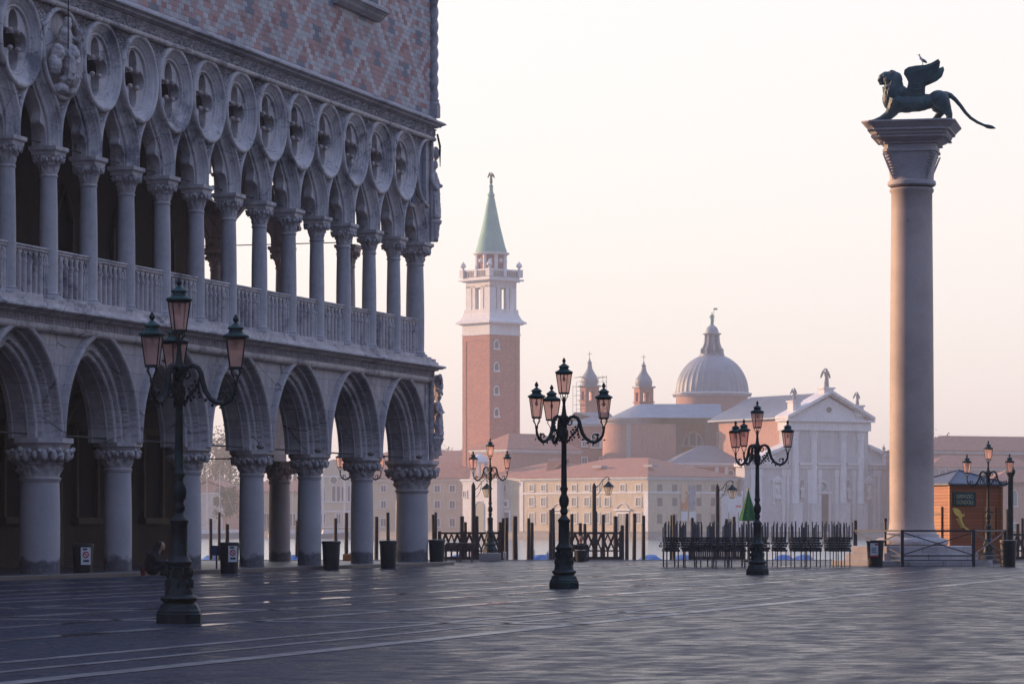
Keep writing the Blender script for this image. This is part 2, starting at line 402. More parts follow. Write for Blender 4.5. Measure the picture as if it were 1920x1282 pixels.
# roundel
def rd(X, Z): return np.hypot(X, Z-Z_RC)
def foil(X, Z):
    z = Z-Z_RC; s = np.full(X.shape, 9.)
    for cx, cz in ((0, .355), (0, -.355), (.355, 0), (-.355, 0)):
        lob = np.hypot((X-cx)*(1.0 if cx == 0 else .74), (z-cz)*(1.0 if cz == 0 else .74))-.225; s = np.minimum(s, lob)
    return np.minimum(s, np.hypot(X, z)-.24)
def rnd_depth(X, Z):
    r = rd(X, Z); y = np.full(X.shape, .235)
    y = np.where(r > .70, .20-.14*np.clip((r-.73)/.18, 0, 1)**.9, y)
    y = np.minimum(y, tor(r, .715, .03, .205)); y = np.minimum(y, tor(r, .80, .02, .155)); y = np.minimum(y, tor(r, .87, .018, .10)); y = np.minimum(y, tor(r, .965, .066, .07))
    return y
v_, f_ = grid_relief(-1.03, 1.03, Z_RC-1.03, Z_RC+1.03, .02, rnd_depth, lambda X, Z: np.minimum(1.03-rd(X, Z), foil(X, Z)), .50)
mb = MB(); mb.add(v_, f_)
ROUND = mb.obj('roundel', ISTRIAN, P, 40)
mb = MB(); mb.ell((0, 0, 0), .062, seg=10, rings=6)
BALL = mb.obj('roundel_ball', plain('ball_stone', (.42, .33, .31), .5), ROUND, 60)
# last bay is blind: a dark slab close to the corner
# ---- columns
def cap_mesh(r0, r1, z0, z1, za, wab, seed, octo=False, seg=64, lobes=8, knobs=True):
    rng = random.Random(seed); ph = rng.random()*PI; mb = MB()
    nz = 22; rings = []
    for k in range(nz+1):
        t = k/nz; z = z0+(z1-z0)*t; rb = r0+(r1-r0)*(t**1.6)
        ring = []
        for i in range(seg):
            a = 2*PI*i/seg
            leaf = max(0, math.cos(lobes*a/1+ph))**.6 if t < .5 else max(0, math.cos(lobes*a+ph+PI))**.6
            tt = t*2 % 1.0; curl = math.sin(PI*min(1, tt*1.0))**2
            env = .10 if t < .5 else .26
            nn = noise.noise(Vector((math.cos(a)*5, math.sin(a)*5+seed*3, z*9)))+.6*noise.noise(Vector((math.cos(a)*12, math.sin(a)*12+seed, z*22)))
            am = math.sin(PI*min(1, max(0, (t-.02)/.96)))
            q = rb*(1+leaf*env*curl+am*.30*nn*(.5 if t < .45 else 1))
            ring.append((q*math.cos(a), q*math.sin(a), z))
        rings.append(ring)
    mb.loft(rings)
    if knobs:
        for k in range(lobes*2):
            a = PI*(k+.5)/lobes+ph*.3; rr = r0+(r1-r0)*.75
            zz = z0+(z1-z0)*(.70+.08*rng.random()); s = (r1)*(.09+.05*rng.random())
            mb.ell((rr*1.12*math.cos(a), rr*1.12*math.sin(a), zz), (s, s, s*1.5), seg=8, rings=6)
            mb.ell((rr*1.2*math.cos(a+.15), rr*1.2*math.sin(a+.15), zz+s*1.3), (s*.8, s*.8, s*.7), seg=8, rings=5)
    mb.lathe([(r0*1.0, z0-.05), (r0*1.09, z0-.045), (r0*1.1, z0-.02), (r0*1.02, z0), (r0*.9, z0+.02)], 32)
    h = za-z1
    if octo:
        c = wab/2/math.cos(PI/8)
        mb.lathe([(c*.86, z1-.02), (c*.93, z1+h*.35), (c*.95, z1+h*.4), (c, z1+h*.5), (c, za)], 8, rot=PI/8)
    else:
        c = wab/2*math.sqrt(2)
        mb.lathe([(c*.84, z1-.02), (c*.86, z1+h*.3), (c*.93, z1+h*.45), (c, z1+h*.55), (c, za)], 4, rot=PI/4)
    return mb
def shaft_mesh(rb, rt, z0, z1, base=True, foot=None):
    mb = MB(); pr = []
    if base:
        mb.box(-rb*1.42, rb*1.42, -rb*1.42, rb*1.42, z0, z0+.07, b=.008)
        pr += [(rb*1.32, z0+.06), (rb*1.36, z0+.10), (rb*1.3, z0+.135), (rb*1.08, z0+.15), (rb*1.14, z0+.18), (rb*1.03, z0+.205)]
    else: pr += [(rb*1.02, z0), (rb*1.0, z0+.06)]
    for k in range(9): t = k/8; pr.append((rb+(rt-rb)*t+.012*math.sin(PI*t), z0+.22+(z1-.26-z0)*t))
    pr += [(rt*1.06, z1-.035), (rt*1.07, z1-.01), (rt, z1)]
    mb.lathe(pr, 28); return mb
lc = [];
SH = shaft_mesh(.20, .182, Z_FL, 8.72).obj('loggia_column', ISTRIAN_SHAFT, P, 35)
LCAP = [cap_mesh(.185, .315, 8.75, 9.17, Z_AB, .66, s).obj('capital', CARVED, SH, 35) for s in (1, 2, 3)]
def g_shaft():
    g = G('ground_shaft_stone'); v = g.coord(True); s = g.n('ShaderNodeSeparateXYZ'); g.t.links.new(v, s.inputs[0])
    n1 = g.noise(v, 1.1, 5, .6); n2 = g.noise(v, 14, 4, .7)
    col = g.mix(g.ramp(n1, .3, .7), (.50, .45, .455, 1), (.38, .345, .36, 1))
    wet = g.math('ADD', s.outputs[2], g.math('MULTIPLY', g.noise(v, 3.5, 4), -.5))
    col = g.mix(g.ramp(wet, .10, .20, 1, 0), col, g.mix(g.ramp(n2, .45, .6), (.10, .095, .11, 1), (.16, .15, .165, 1)))
    col = g.mix(g.math('MULTIPLY', g.ramp(n2, .5, .8), .25), col, (.15, .14, .16, 1))
    g.base(col, .65, .25); g.bump(n2, .15); return g.m
GSM = g_shaft()
GS = shaft_mesh(.315, .30, .1, 2.40, base=False).obj('arcade_column', GSM, P, 35)
GC = cap_mesh(.30, .47, 2.45, 2.87, 3.03, 1.04, 5, octo=True, lobes=8).obj('capital', CARVED, GS, 35)
GS2 = shaft_mesh(.47, .455, .1, 2.13, base=False).obj('arcade_column', GSM, P, 35)
GC2 = cap_mesh(.46, .70, 2.18, 2.82, 3.03, 1.46, 9, octo=True, lobes=10, seg=80).obj('capital', CARVED, GS2, 35)
def put_col(sh, cap, loc):
    o = inst(sh, P, loc); inst(cap, o, (0, 0, 0), random.choice((0, PI/2, PI, -PI/2)))
    return o
# ---- balustrade
def balF(X, Z):
    s = np.full(X.shape, -9.)
    u = np.abs(((X+.80) % .268)-.134)          # five openings of .268 between the colonnettes
    zt = Z-6.88; w_ = np.where(zt > 0, .088*(1-np.clip(zt/.17, 0, 1.2)), .088)
    inside = np.minimum(w_-u, np.minimum(Z-6.12, 7.06-Z)); edge = .70-np.abs(X)
    return -np.minimum(inside, edge)
def bal_depth(X, Z):
    u = np.abs(((X+.80) % .268)-.134)-.134; zz = Z
    y = .34-np.sqrt(np.maximum(0, .045**2-u*u))*1.0
    y = np.where(zz > 6.94, .315, y); y = np.where(np.abs(zz-6.78) < .03, y-.015, y); y = np.where(zz > 7.03, .285, y); y = np.where(zz < 6.10, .29, y)
    return y
v_, f_ = grid_relief(-.86, .86, 5.98, 7.10, .0165, bal_depth, balF, .46)
mb = MB(); mb.add(v_, f_); mb.box(-.86, .86, .26, .50, 7.085, 7.13, b=.01)
BAL = mb.obj('balustrade', ISTRIAN, P, 40)

# ---- ground arches (bay of 4.16)
AR, AC = 1.95, .45
def ga(X, Z): return np.hypot(np.abs(X)+AC, np.maximum(Z-3.03, 0))-AR
def g_depth(X, Z):
    d = ga(X, Z); y = np.full(X.shape, .15)
    y = np.where(d < .56, .12, y); y = np.where(d < .46, .14+.10*np.clip((.46-d)/.1, 0, 1), y)
    y = np.where(d < .33, .34, y); y = np.where(d < .12, .44, y)
    bead = np.sin((np.arctan2(Z-3.03, np.abs(X)+AC))*110)*.5+.5
    y = np.minimum(y, tor(d, .35, .03, .24)-.02*bead*(np.abs(d-.35) < .03))
    y = np.minimum(y, tor(d, .15, .035, .36)); y = np.minimum(y, tor(d, .055, .05, .45)); y = np.minimum(y, tor(d, .515, .085, .09))
    return y
v_, f_ = grid_relief(-2.08, 2.08, 3.03, 5.45, .026, g_depth, ga, 1.08)
mb = MB(); mb.add(v_, f_)
for sgn in (1, -1):                        # raised rims and voussoir band on the soffit
    for yy in (.62, .98):
        pts = []
        for k in range(17):
            a = math.acos((AC)/AR)*k/16; pts.append((sgn*(AR*math.cos(a)-AC), yy, 3.03+AR*math.sin(a)))
        mb.tube(pts, .03, 6)
GARCH = mb.obj('arcade_arch', BLOCKS, P, 40)
# band below bays is blocky ashlar: voussoir stone joints come with the material
def rod(x0, x1, y, z, r=.022): return MB().bar((x0, y, z), (x1, y, z), r).obj('tie_rod', IRON, P)
RODG = rod(-2.0, 2.0, .62, 3.12); RODL = rod(-1.0, 1.0, .45, 9.43, .016)
HINGE = MB().tube([(-.35, .1, 3.12), (-.2, .1, 3.12), (0, .1, 3.12)], [.03, .06, .05], 8).obj('rod_anchor', IRON, P)

def place_side(south=False, n_from=-3, n_to=13):
    def T(x, y):       # west coordinates -> south coordinates
        return (x, y) if not south else (-y, -x)
    rz = PI/2 if south else 0
    for n in range(n_from, n_to+1):
        x = X0C-PIT*(13-n)
        if n == 13:
            if south: continue
            loc = (x+.0, .45, 0)
            cs = put_col(SH, LCAP[1], loc); cs.scale = (1.32, 1.32, 1)
        else:
            X, Y = T(x, YC); put_col(SH, LCAP[n % 3], (X, Y, 0))
        # arches between n-1 and n
        if n > n_from:
            X, Y = (x-PIT/2, 0)
            sc = (1, 1, 1)
            if not south: o = inst(ARCH, P, (X, Y, 0))
            else: o = inst(ARCH, P, (0, -X, 0), PI/2)
            b = inst(BAL, P, (X, 0, 0) if not south else (0, -X, 0), rz)
            inst(RODL, P, (X, 0, 0) if not south else (0, -X, 0), rz)
        if n < 13 and not (n == 1 and not south):
            ro = inst(ROUND, P, (x, 0, 0) if not south else (0, -x, 0), rz); [inst(BALL, ro, (.265*math.cos(R(a)), .215, Z_RC+.265*math.sin(R(a)))) for a in (45, 135, 225, 315)]
    for n in range(-3, 14, 2):
        x = X0C-PIT*(13-n)
        big = n == 13 or (n == 1 and not south)
        if n == 13 and south: continue
        X, Y = T(x, YG if n < 13 else .55)
        o = put_col(GS2 if big else GS, GC2 if big else GC, (X, Y, 0))
        if n == 1 and not south: o.scale = (.93, .93, 1)
        if n > -3:
            xm = x-PIT
            inst(GARCH, P, (xm, 0, 0) if not south else (0, -xm, 0), rz)
            inst(RODG, P, (xm, 0, 0) if not south else (0, -xm, 0), rz)
            if not south and n > 5: inst(HINGE, P, (xm+1.55, 0, 0)); 
place_side(False); place_side(True, 3, 13)
for nm in [o.name for o in (ARCH, ROUND, BALL, BAL, GARCH, RODG, RODL, HINGE, GS, GC, GS2, GC2, SH, *LCAP)]: bpy.data.objects.remove(bpy.data.objects[nm])
# corner piers, blind half roundel, angle shafts
MB().box(-.47, -.10, .12, 1.06, 3.03, 5.47).obj('corner_pier', ISTRIAN, P)
mb = MB(); mb.box(-.50, -.06, .10, .66, 9.35, 12.43); mb.box(-1.50, -.49, .24, .66, 10.33, 12.43)
mb.box(-1.06, -.10, .12, .47, 3.03, 5.47) if False else None
mb.obj('corner_pier', ISTRIAN, P)
mb = MB()
pts = [(-.45+.965*math.cos(R(a)), .06, Z_RC+.965*math.sin(R(a))) for a in range(90, 271, 9)]
mb.tube(pts, .062, 8); mb.tube([(p[0]*.94-.03, .17, Z_RC+(p[2]-Z_RC)*.92) for p in pts], .035, 6)
mb.tube([(-.14, .04, 9.4), (-.14, .04, 12.35)], .055, 10); mb.tube([(-.12, .06, 3.05), (-.12, .06, 5.35)], .075, 12)
mb.obj('corner_moulding', ISTRIAN, P, 50)
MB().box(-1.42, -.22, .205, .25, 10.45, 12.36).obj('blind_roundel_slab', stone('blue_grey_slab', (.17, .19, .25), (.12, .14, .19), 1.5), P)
# twisted angle column on the upper wall
mb = MB(); rings = []
for k in range(161):
    z = 13.55+3.05*k/160
    rings.append([(.0+.02+(.105+.022*math.cos(3*a-k*.30))*math.cos(a), 0+.02+(.105+.022*math.cos(3*a-k*.30))*math.sin(a)*1, z) for a in [2*PI*i/18 for i in range(18)]])
mb.loft(rings); mb.box(-.14, .16, -.12, .18, 13.03, 13.42, b=.02); mb.lathe([(.17, 13.42), (.13, 13.5), (.15, 13.55)], 16, c=(.02, .02))
mb.lathe([(.13, 16.58), (.16, 16.65), (.13, 16.72), (.22, 16.95), (.24, 17.1)], 16, c=(.02, .02)); mb.lathe([(.12, 17.1), (.12, 22)], 12, c=(.02, .02))
mb.obj('twisted_column', VOUSS, P, 35)
# upper window with its balcony sill
WX0, WX1 = -8.2, -4.95
win = MB().box(WX0+.1, WX1-.1, .085, .11, 15.42, 18).obj('window', DARKG, P)
mb = MB(); mb.box(WX1-.18, WX1+.02, -.06, .2, 15.42, 18, b=.02); mb.box(WX0-.02, WX0+.18, -.06, .2, 15.42, 18, b=.02)
for k in range(5): mb.box(WX0+.55+k*.55, WX0+.60+k*.55, -.01, .07, 15.42, 18)
mb.obj('window_frame', ISTRIAN, win)
mb = MB(); pr = [(.0, 15.1), (-.12, 15.18), (-.16, 15.24), (-.24, 15.3), (-.30, 15.32), (-.30, 15.40), (-.26, 15.44), (.1, 15.44), (.1, 15.1)]
mb.loft([[(x, y, z) for y, z in pr] for x in (WX1+.15, WX0-.15)]); mb.obj('window_sill', VOUSS, win)
# figures -------------------------------------------------------------------
def figure(mb, x, y, z, h, arm=1, wide=1.0, wings=False, lean=0):
    """draped standing figure built of overlapping masses (remeshed into one body)"""
    s = h/1.8
    def e(a, b, c, r1, r2, r3): mb.ell((x+a*s*wide+lean*c*s, y+b*s, z+c*s), (r1*s*wide, r2*s, r3*s))
    e(0, 0, .10, .25, .22, .16); e(0, 0, .40, .22, .19, .40); e(.02, -.02, .80, .19, .16, .35); e(0, 0, 1.18, .20, .14, .26)
    e(0, 0, 1.36, .23, .12, .12); e(0, -.01, 1.50, .07, .07, .10); e(0, -.03, 1.66, .10, .11, .14)
    mb.tube([(x+.2*s*wide+lean*1.36*s, y, z+1.36*s), (x+.30*s*wide+lean*1.1*s, y-.08*s, z+1.08*s), (x+.12*s*wide, y-.22*s, z+(1.02+.35*(arm > 1))*s)], [.075*s, .065*s, .05*s], 8)
    mb.tube([(x-.2*s*wide+lean*1.36*s, y, z+1.36*s), (x-.33*s*wide, y-.05*s, z+(1.12 if arm < 2 else 1.5)*s), (x-.24*s*wide, y-.16*s, z+(.88 if arm < 2 else 1.8)*s)], [.075*s, .065*s, .05*s], 8)
    for k in range(7):
        a = R(-150+k*20); mb.tube([(x+.19*s*math.cos(a), y+.15*s*math.sin(a), z+1.0*s), (x+.24*s*math.cos(a+.1), y+.20*s*math.sin(a+.1), z+.05*s)], .035*s, 6)
    if wings:
        for q in (1, -1): mb.ell((x+q*.36*s, y+.14*s, z+1.28*s), (.13*s, .06*s, .48*s), Matrix.Rotation(-q*.45, 3, 'Y'))
    return mb
# Justice seated in the second roundel (column n = 1)
jx = X0C-PIT*12
mb = MB(); pts = [(jx+.965*math.cos(R(a)), .07, Z_RC+.965*math.sin(R(a))) for a in range(0, 361, 9)]
mb.tube(pts, .062, 8); mb.lathe([(0, 0), (1.02, 0), (1.02, .25), (0, .25)], 48) if False else None
disc = [(jx+1.0*math.cos(R(a)), Z_RC+1.0*math.sin(R(a))) for a in range(0, 360, 8)]
mb.prism(disc, .20, .45)
rel = mb.obj('relief_roundel', ISTRIAN, P, 50)
mb = MB()
def e(a, b, c, r1, r2, r3): mb.ell((jx+a, .12+b, Z_RC+c), (r1, r2, r3))
e(0, -.18, .64, .10, .10, .14); e(0, -.12, .32, .20, .15, .30); e(0, -.24, -.02, .26, .2, .20); e(-.12, -.28, -.32, .13, .14, .36); e(.14, -.28, -.30, .14, .14, .38)
e(0, -.2, -.62, .34, .16, .12); e(-.42, -.14, -.05, .17, .16, .20); e(-.52, -.12, -.32, .18, .14, .22); e(.45, -.14, -.12, .16, .14, .20); e(.52, -.12, -.40, .2, .14, .18)
e(-.22, -.12, -.80, .24, .16, .12); e(.2, -.12, -.80, .22, .16, .12)
for k in range(9):
    q = -.26+k*.065; mb.tube([(jx+q*.6, -.12, Z_RC+.2), (jx+q, -.24, Z_RC-.15), (jx+q*1.2, -.22, Z_RC-.62)], .028, 6)
for k in range(26):
    a = random.uniform(0, 2*PI); rr = random.uniform(.38, .66)
    if math.sin(a) < .25: e(rr*math.cos(a), -.12, rr*math.sin(a), .06, .07, .06)
mb.tube([(jx+.18, 0, Z_RC+.42), (jx+.36, -.14, Z_RC+.32), (jx+.30, -.24, Z_RC+.52)], .055, 8)
o = mb.obj('seated_figure_relief', CARVED, rel); remesh(o, .02, 2, .09, .11)
MB().tube([(jx-.22, -.18, Z_RC+.05), (jx-.22, -.18, 12.75)], .016, 6).obj('sword', IRON, rel)
# Adam and Eve group with the fig tree at the lower corner
mb = MB(); cx, cy = .20, -.12
figure(mb, .02, -.10, 3.72, 1.28, wide=.85); figure(mb, .17, .12, 3.72, 1.28, wide=.85)
mb.tube([(.10, -.06, 3.2), (.14, -.06, 3.8), (.17, -.05, 4.4), (.14, -.03, 4.9), (.08, -.02, 5.4)], [.13, .07, .06, .07, .10], 8)
for k in range(44):
    a = random.uniform(-2.3, .9); rr = random.uniform(.05, .33); z = random.uniform(4.95, 5.52)
    mb.ell((.05+rr*math.cos(a)*.6, -.01+rr*math.sin(a)*.6, z), (random.uniform(.03, .075),)*2+(random.uniform(.05, .09),), seg=7, rings=5)
for k in range(5):
    a = -1.9+k*.55; mb.tube([(.12, -.03, 4.95), (.12+.14*math.cos(a), -.04+.17*math.sin(a), 5.2), (.05+.16*math.cos(a), -.02+.17*math.sin(a), 5.5)], .024, 6)
mb.lathe([(.08, 3.1), (.12, 3.3), (.19, 3.55), (.25, 3.68), (.22, 3.74)], 10, c=(.05, -.02))
o = mb.obj('corner_sculpture', CARVED, P); remesh(o, .02, 1, .05, .1)
# archangel on the loggia corner
mb = MB(); figure(mb, .02, .04, 10.05, 1.75, 1, wide=.75)
mb.lathe([(.12, 9.42), (.15, 9.6), (.18, 9.9), (.22, 9.97), (.22, 10.05)], 10, c=(.02, .03)); mb.ell((.03, -.02, 12.0), (.10, .12, .2))
o = mb.obj('corner_angel', CARVED, P); remesh(o, .022, 1, .05, .1)
# spout head and drip rod at the top of the corner
MB().tube([(.0, -.08, 12.55), (.0, -.16, 12.2), (.02, -.16, 11.6)], [.03, .035, .012], 6).obj('iron_rod', IRON, P)
# inner wall openings seen through the arches: doors and windows on each floor
FR = stone('brown_frame', (.11, .08, .06), (.07, .05, .04), 1.4)
def iw_window(x, z0, z1, wd, arch=False):
    o = MB().prism([(x-wd/2, z0), (x+wd/2, z0), (x+wd/2, z1)] + ([(x, z1+wd*.7)] if arch else []) + [(x-wd/2, z1)], 5.27, 5.31).obj('window', DARKG, P)
    m = MB(); t = .14
    m.box(x-wd/2-t, x-wd/2, 5.18, 5.33, z0, z1); m.box(x+wd/2, x+wd/2+t, 5.18, 5.33, z0, z1); m.box(x-wd/2-t-.1, x+wd/2+t+.1, 5.08, 5.33, z0-.16, z0)
    if arch: m.tube([(x-wd/2-.05, 5.24, z1), (x-wd*.3, 5.24, z1+wd*.45), (x, 5.24, z1+wd*.8), (x+wd*.3, 5.24, z1+wd*.45), (x+wd/2+.05, 5.24, z1)], .09, 8)
    else: m.box(x-wd/2-t, x+wd/2+t, 5.16, 5.33, z1, z1+.16)
    m.obj('window_frame', FR, o)
for x in (-8.5, -12.8, -17.0, -21.3, -25.6, -29.8): iw_window(x, 1.35, 3.6, 1.15)
for x in (-7.6, -10.6, -14.2, -18.6, -23.0, -27.0): iw_window(x, 6.9, 9.0, .9, True)
for k, x in enumerate((-6.4, -10.65, -14.9, -19.15, -23.4, -27.7)):
    m = MB(); m.box(x-.22, x+.22, 5.0, 5.3, .1, .9, b=.02); m.lathe([(.17, .9), (.15, 1.1), (.14, 3.0), (.22, 3.3), (.22, 3.4)], 12, c=(x, 5.1))
    m.tube([(x, 5.1, 3.4), (x, 4.6, 4.3), (x, 3.6, 5.1), (x, 2.8, 5.4)], .12, 6); m.obj('wall_shaft', FR, P, 40)

# ---------------------------------------------------------------- ground, water, far shore
def at(px, Y, z=0): return ((px-960)/F*Y, Y, z)
def yb(py, z=0): return F*(EYE-z)/(py-HOR)
def zz(py, Y): return EYE+(HOR-py)/F*Y
def paving():
    g = G('piazza_paving'); v = g.coord(True, rot=-(TH-PI/2))
    # rotate into the palace's directions: brick rows run along the palace
    br = g.n('ShaderNodeTexBrick'); mp = g.n('ShaderNodeMapping'); mp.inputs['Rotation'].default_value = (0, 0, -(TH-0))
    pos = g.n('ShaderNodeNewGeometry').outputs['Position']; g.t.links.new(pos, mp.inputs[0])
    nz = g.n('ShaderNodeTexNoise'); g.t.links.new(mp.outputs[0], nz.inputs[0]); nz.inputs['Scale'].default_value = .7
    va = g.n('ShaderNodeVectorMath', operation='MULTIPLY_ADD'); g.t.links.new(nz.outputs['Color'], va.inputs[0]); va.inputs[1].default_value = (.22, .14, 0); g.t.links.new(mp.outputs[0], va.inputs[2])
    g.t.links.new(va.outputs[0], br.inputs['Vector']); br.inputs['Scale'].default_value = 1
    br.inputs['Brick Width'].default_value = .72; br.inputs['Row Height'].default_value = .36; br.inputs['Mortar Size'].default_value = .012
    br.inputs['Color1'].default_value = (0, 0, 0, 1); br.inputs['Color2'].default_value = (1, 1, 1, 1); br.inputs['Mortar'].default_value = (.5, .5, .5, 1); br.inputs['Bias'].default_value = 0
    rnd = g.n('ShaderNodeSeparateColor'); g.t.links.new(br.outputs['Color'], rnd.inputs[0]); r = rnd.outputs[0]
    n1 = g.noise(mp.outputs[0], .22, 5, .6); n2 = g.noise(mp.outputs[0], 9, 5, .7); n3 = g.noise(mp.outputs[0], 2.6, 5, .65)
    col = g.mix(g.math('ADD', g.math('MULTIPLY', r, .35), g.math('MULTIPLY', g.ramp(n2, .3, .7), .5)), (.018, .024, .042, 1), (.046, .052, .078, 1)); col = g.mix(g.ramp(n1, .35, .7, 0, .6), col, (.022, .023, .034, 1))
    col = g.mix(g.math('MULTIPLY', br.outputs['Fac'], .8), col, (.035, .035, .045, 1)); col = g.mix(g.ramp(n2, .5, .75, 0, .35), col, (.05, .05, .06, 1))
    wetn = g.math('ADD', g.math('MULTIPLY', n3, .95), g.math('MULTIPLY', r, .15))
    rough = g.ramp(wetn, .40, .72, .20, .52)
    g.base(col, rough, .035)
    h = g.math('ADD', g.math('MULTIPLY', r, .10), g.math('ADD', g.math('MULTIPLY', n3, .7), g.math('MULTIPLY', n2, .7)))
    h = g.math('SUBTRACT', h, g.math('MULTIPLY', br.outputs['Fac'], 1.2)); g.bump(h, .5, .03); return g.m
PAVE = paving()
QE = 108.0
MB().box(-70, 70, -40, QE, -2.2, 0).obj('piazza', PAVE, kind='structure')
EDGE = stone('quay_edge_stone', (.34, .31, .31), (.22, .20, .21), 1.2, .5, .2, joints=(1.4, 1))
MB().box(-70, 70, QE-.55, QE+.06, .002, .022, b=.004).obj('quay_kerb', EDGE, kind='structure')
# pale strips let into the paving, parallel and square to the palace
WS = G('pale_paving_strip'); _v = WS.coord(True)
_n = WS.noise(_v, 2.2, 5, .65); _n2 = WS.noise(_v, .35, 4)
WS.base(WS.mix(WS.ramp(_n, .35, .65), (.20, .18, .185, 1), (.05, .05, .06, 1)), WS.ramp(_n2, .35, .65, .25, .5), .45); WS.bump(_n, .35, .02)
u_ = Vector((.2931, .9561, 0)); no_ = Vector((.9561, -.2931, 0)); C_ = Vector(CORNER)
G1 = empty('paving_strips', CORNER, TH); G1['kind'] = 'structure'
GLINT = G('glint_strip_stone'); _v = GLINT.coord(True); _n = GLINT.noise(_v, 1.5, 4)  # glossy stone for extra strips, added to catch streaks of reflected glint
GLINT.base(GLINT.mix(GLINT.ramp(_n, .3, .7), (.05, .05, .06, 1), (.10, .095, .105, 1)), GLINT.ramp(GLINT.noise(_v, .5, 3), .42, .6, .10, .42), .7); GLINT.bump(_n, .12, .02)
def strip(x0, x1, y0, y1, mt=None):
    m = MB(); n = max(2, int(max(abs(x1-x0), abs(y1-y0))/1.1)); rng = random.Random(int(x0*13+y0*7)); lng = abs(x1-x0) > abs(y1-y0)
    for k in range(n):
        a, b = (x0+(x1-x0)*k/n, x0+(x1-x0)*(k+1)/n) if lng else (y0+(y1-y0)*k/n, y0+(y1-y0)*(k+1)/n)
        j = rng.uniform(-.015, .015)
        if lng: m.box(a+.008, b-.008, y0+j, y1+j, .001, .006)
        else: m.box(x0+j, x1+j, a+.008, b-.008, .001, .006)
    m.obj('paving_strip', mt or WS.m, G1)
for w_, t_ in ((20.0, .24), (18.35, .15), (19.1, .12), (9.0, .18), (8.0, .14)): strip(-95, 8, -w_, -w_+t_) if w_ > 17 else strip(-60, 8, -w_, -w_+t_)
for w_, t_ in ((2.9, .22), (5.2, .3), (6.6, .22), (10.7, .3), (12.7, .34), (14.3, .16), (16.1, .26)): strip(-75, 8, -w_, -w_+t_, GLINT.m)
for yy in (52.6, 42.2, 36.9, 62.0, 73.0):      # cross strips
    d = Vector((0, yy, 0))-C_; xa = d.dot(u_); strip(xa, xa+.3, -20, -1.2 if yy > 60 else -9)
wat = G('lagoon_water'); _v = wat.coord(True, scale=(1, .35, 1)); _n = wat.noise(_v, 1.2, 4)
wat.base((.16, .24, .25, 1), .16, .5); wat.bump(_n, .10, .05)
MB().add([(-2600, 60, -1.0), (2600, 60, -1.0), (2600, 3000, -1.0), (-2600, 3000, -1.0)], [(0, 1, 2, 3)]).obj('lagoon_water', wat.m, kind='structure')

# the library across the square, just outside the right edge of the picture
lib = empty('library_building', CORNER, TH, 'long white arcaded library facing the palace across the square, outside the picture', 'building')
m = MB(); m.box(-120, -5, -50, -34, 0, 16.2).obj('wall', ISTRIAN, lib)
m = MB(); m.box(-120.4, -4.6, -50.4, -33.4, 16.2, 16.9); m.box(-120.2, -4.8, -50.2, -33.6, 7.9, 8.5); m.obj('cornice', ISTRIAN, lib)
m = MB(); m2 = MB()
for k in range(28):
    x = -119+k*4.1
    for z in (0, 8.5):
        m.lathe([(.42, z), (.38, z+6.8), (.5, z+7.3)], 10, c=(x, -33.9)); h = 4.6
        m2.prism([(x+.85, z), (x+3.25, z), (x+3.25, z+h)]+[(x+2.05+1.2*math.cos(a), z+h+1.2*math.sin(a)) for a in (R(30), R(60), R(90), R(120), R(150))]+[(x+.85, z+h)], -34.02, -33.97)
m.obj('half_columns', ISTRIAN, lib, 40); m2.obj('arch_openings', DARKG, lib)
# ---------------------------------------------------------------- the island across the water
BRICK = stone('pink_brick', (.50, .22, .165), (.42, .19, .15), .25, .85, .1, joints=(.5, .16))
PINK = stone('pink_render', (.50, .27, .21), (.42, .24, .20), .22, .85, .1, streak=True)
OCHRE = stone('ochre_render', (.60, .48, .34), (.50, .40, .30), .25, .85, .1, streak=True)
GREYW = stone('grey_ochre_render', (.44, .37, .30), (.38, .33, .28), .25, .85, .1, streak=True)
WHITE = stone('white_stone', (.76, .72, .70), (.64, .61, .61), .35, .7, .15, streak=True)
TILE = G('terracotta_tiles'); _v = TILE.coord(False); _n = TILE.noise(_v, 1.2, 5, .7)
_s = TILE.n('ShaderNodeSeparateXYZ'); TILE.t.links.new(_v, _s.inputs[0])
_w = TILE.math('FRACT', TILE.math('MULTIPLY', TILE.math('ADD', _s.outputs[0], _s.outputs[1]), 1.6))
TILE.base(TILE.mix(TILE.ramp(_n, .35, .65), (.40, .175, .12, 1), (.25, .125, .10, 1)), .85, .2)
TILE.bump(TILE.math('ADD', _w, _n), .4, .08); TILE = TILE.m
COPPER = stone('green_copper', (.20, .40, .33), (.15, .32, .29), .5, .6, .1, streak=True)
SHUT = plain('dark_window', (.10, .11, .12), .4, .4)
SHUT2 = plain('grey_shutter', (.15, .15, .15), .6)

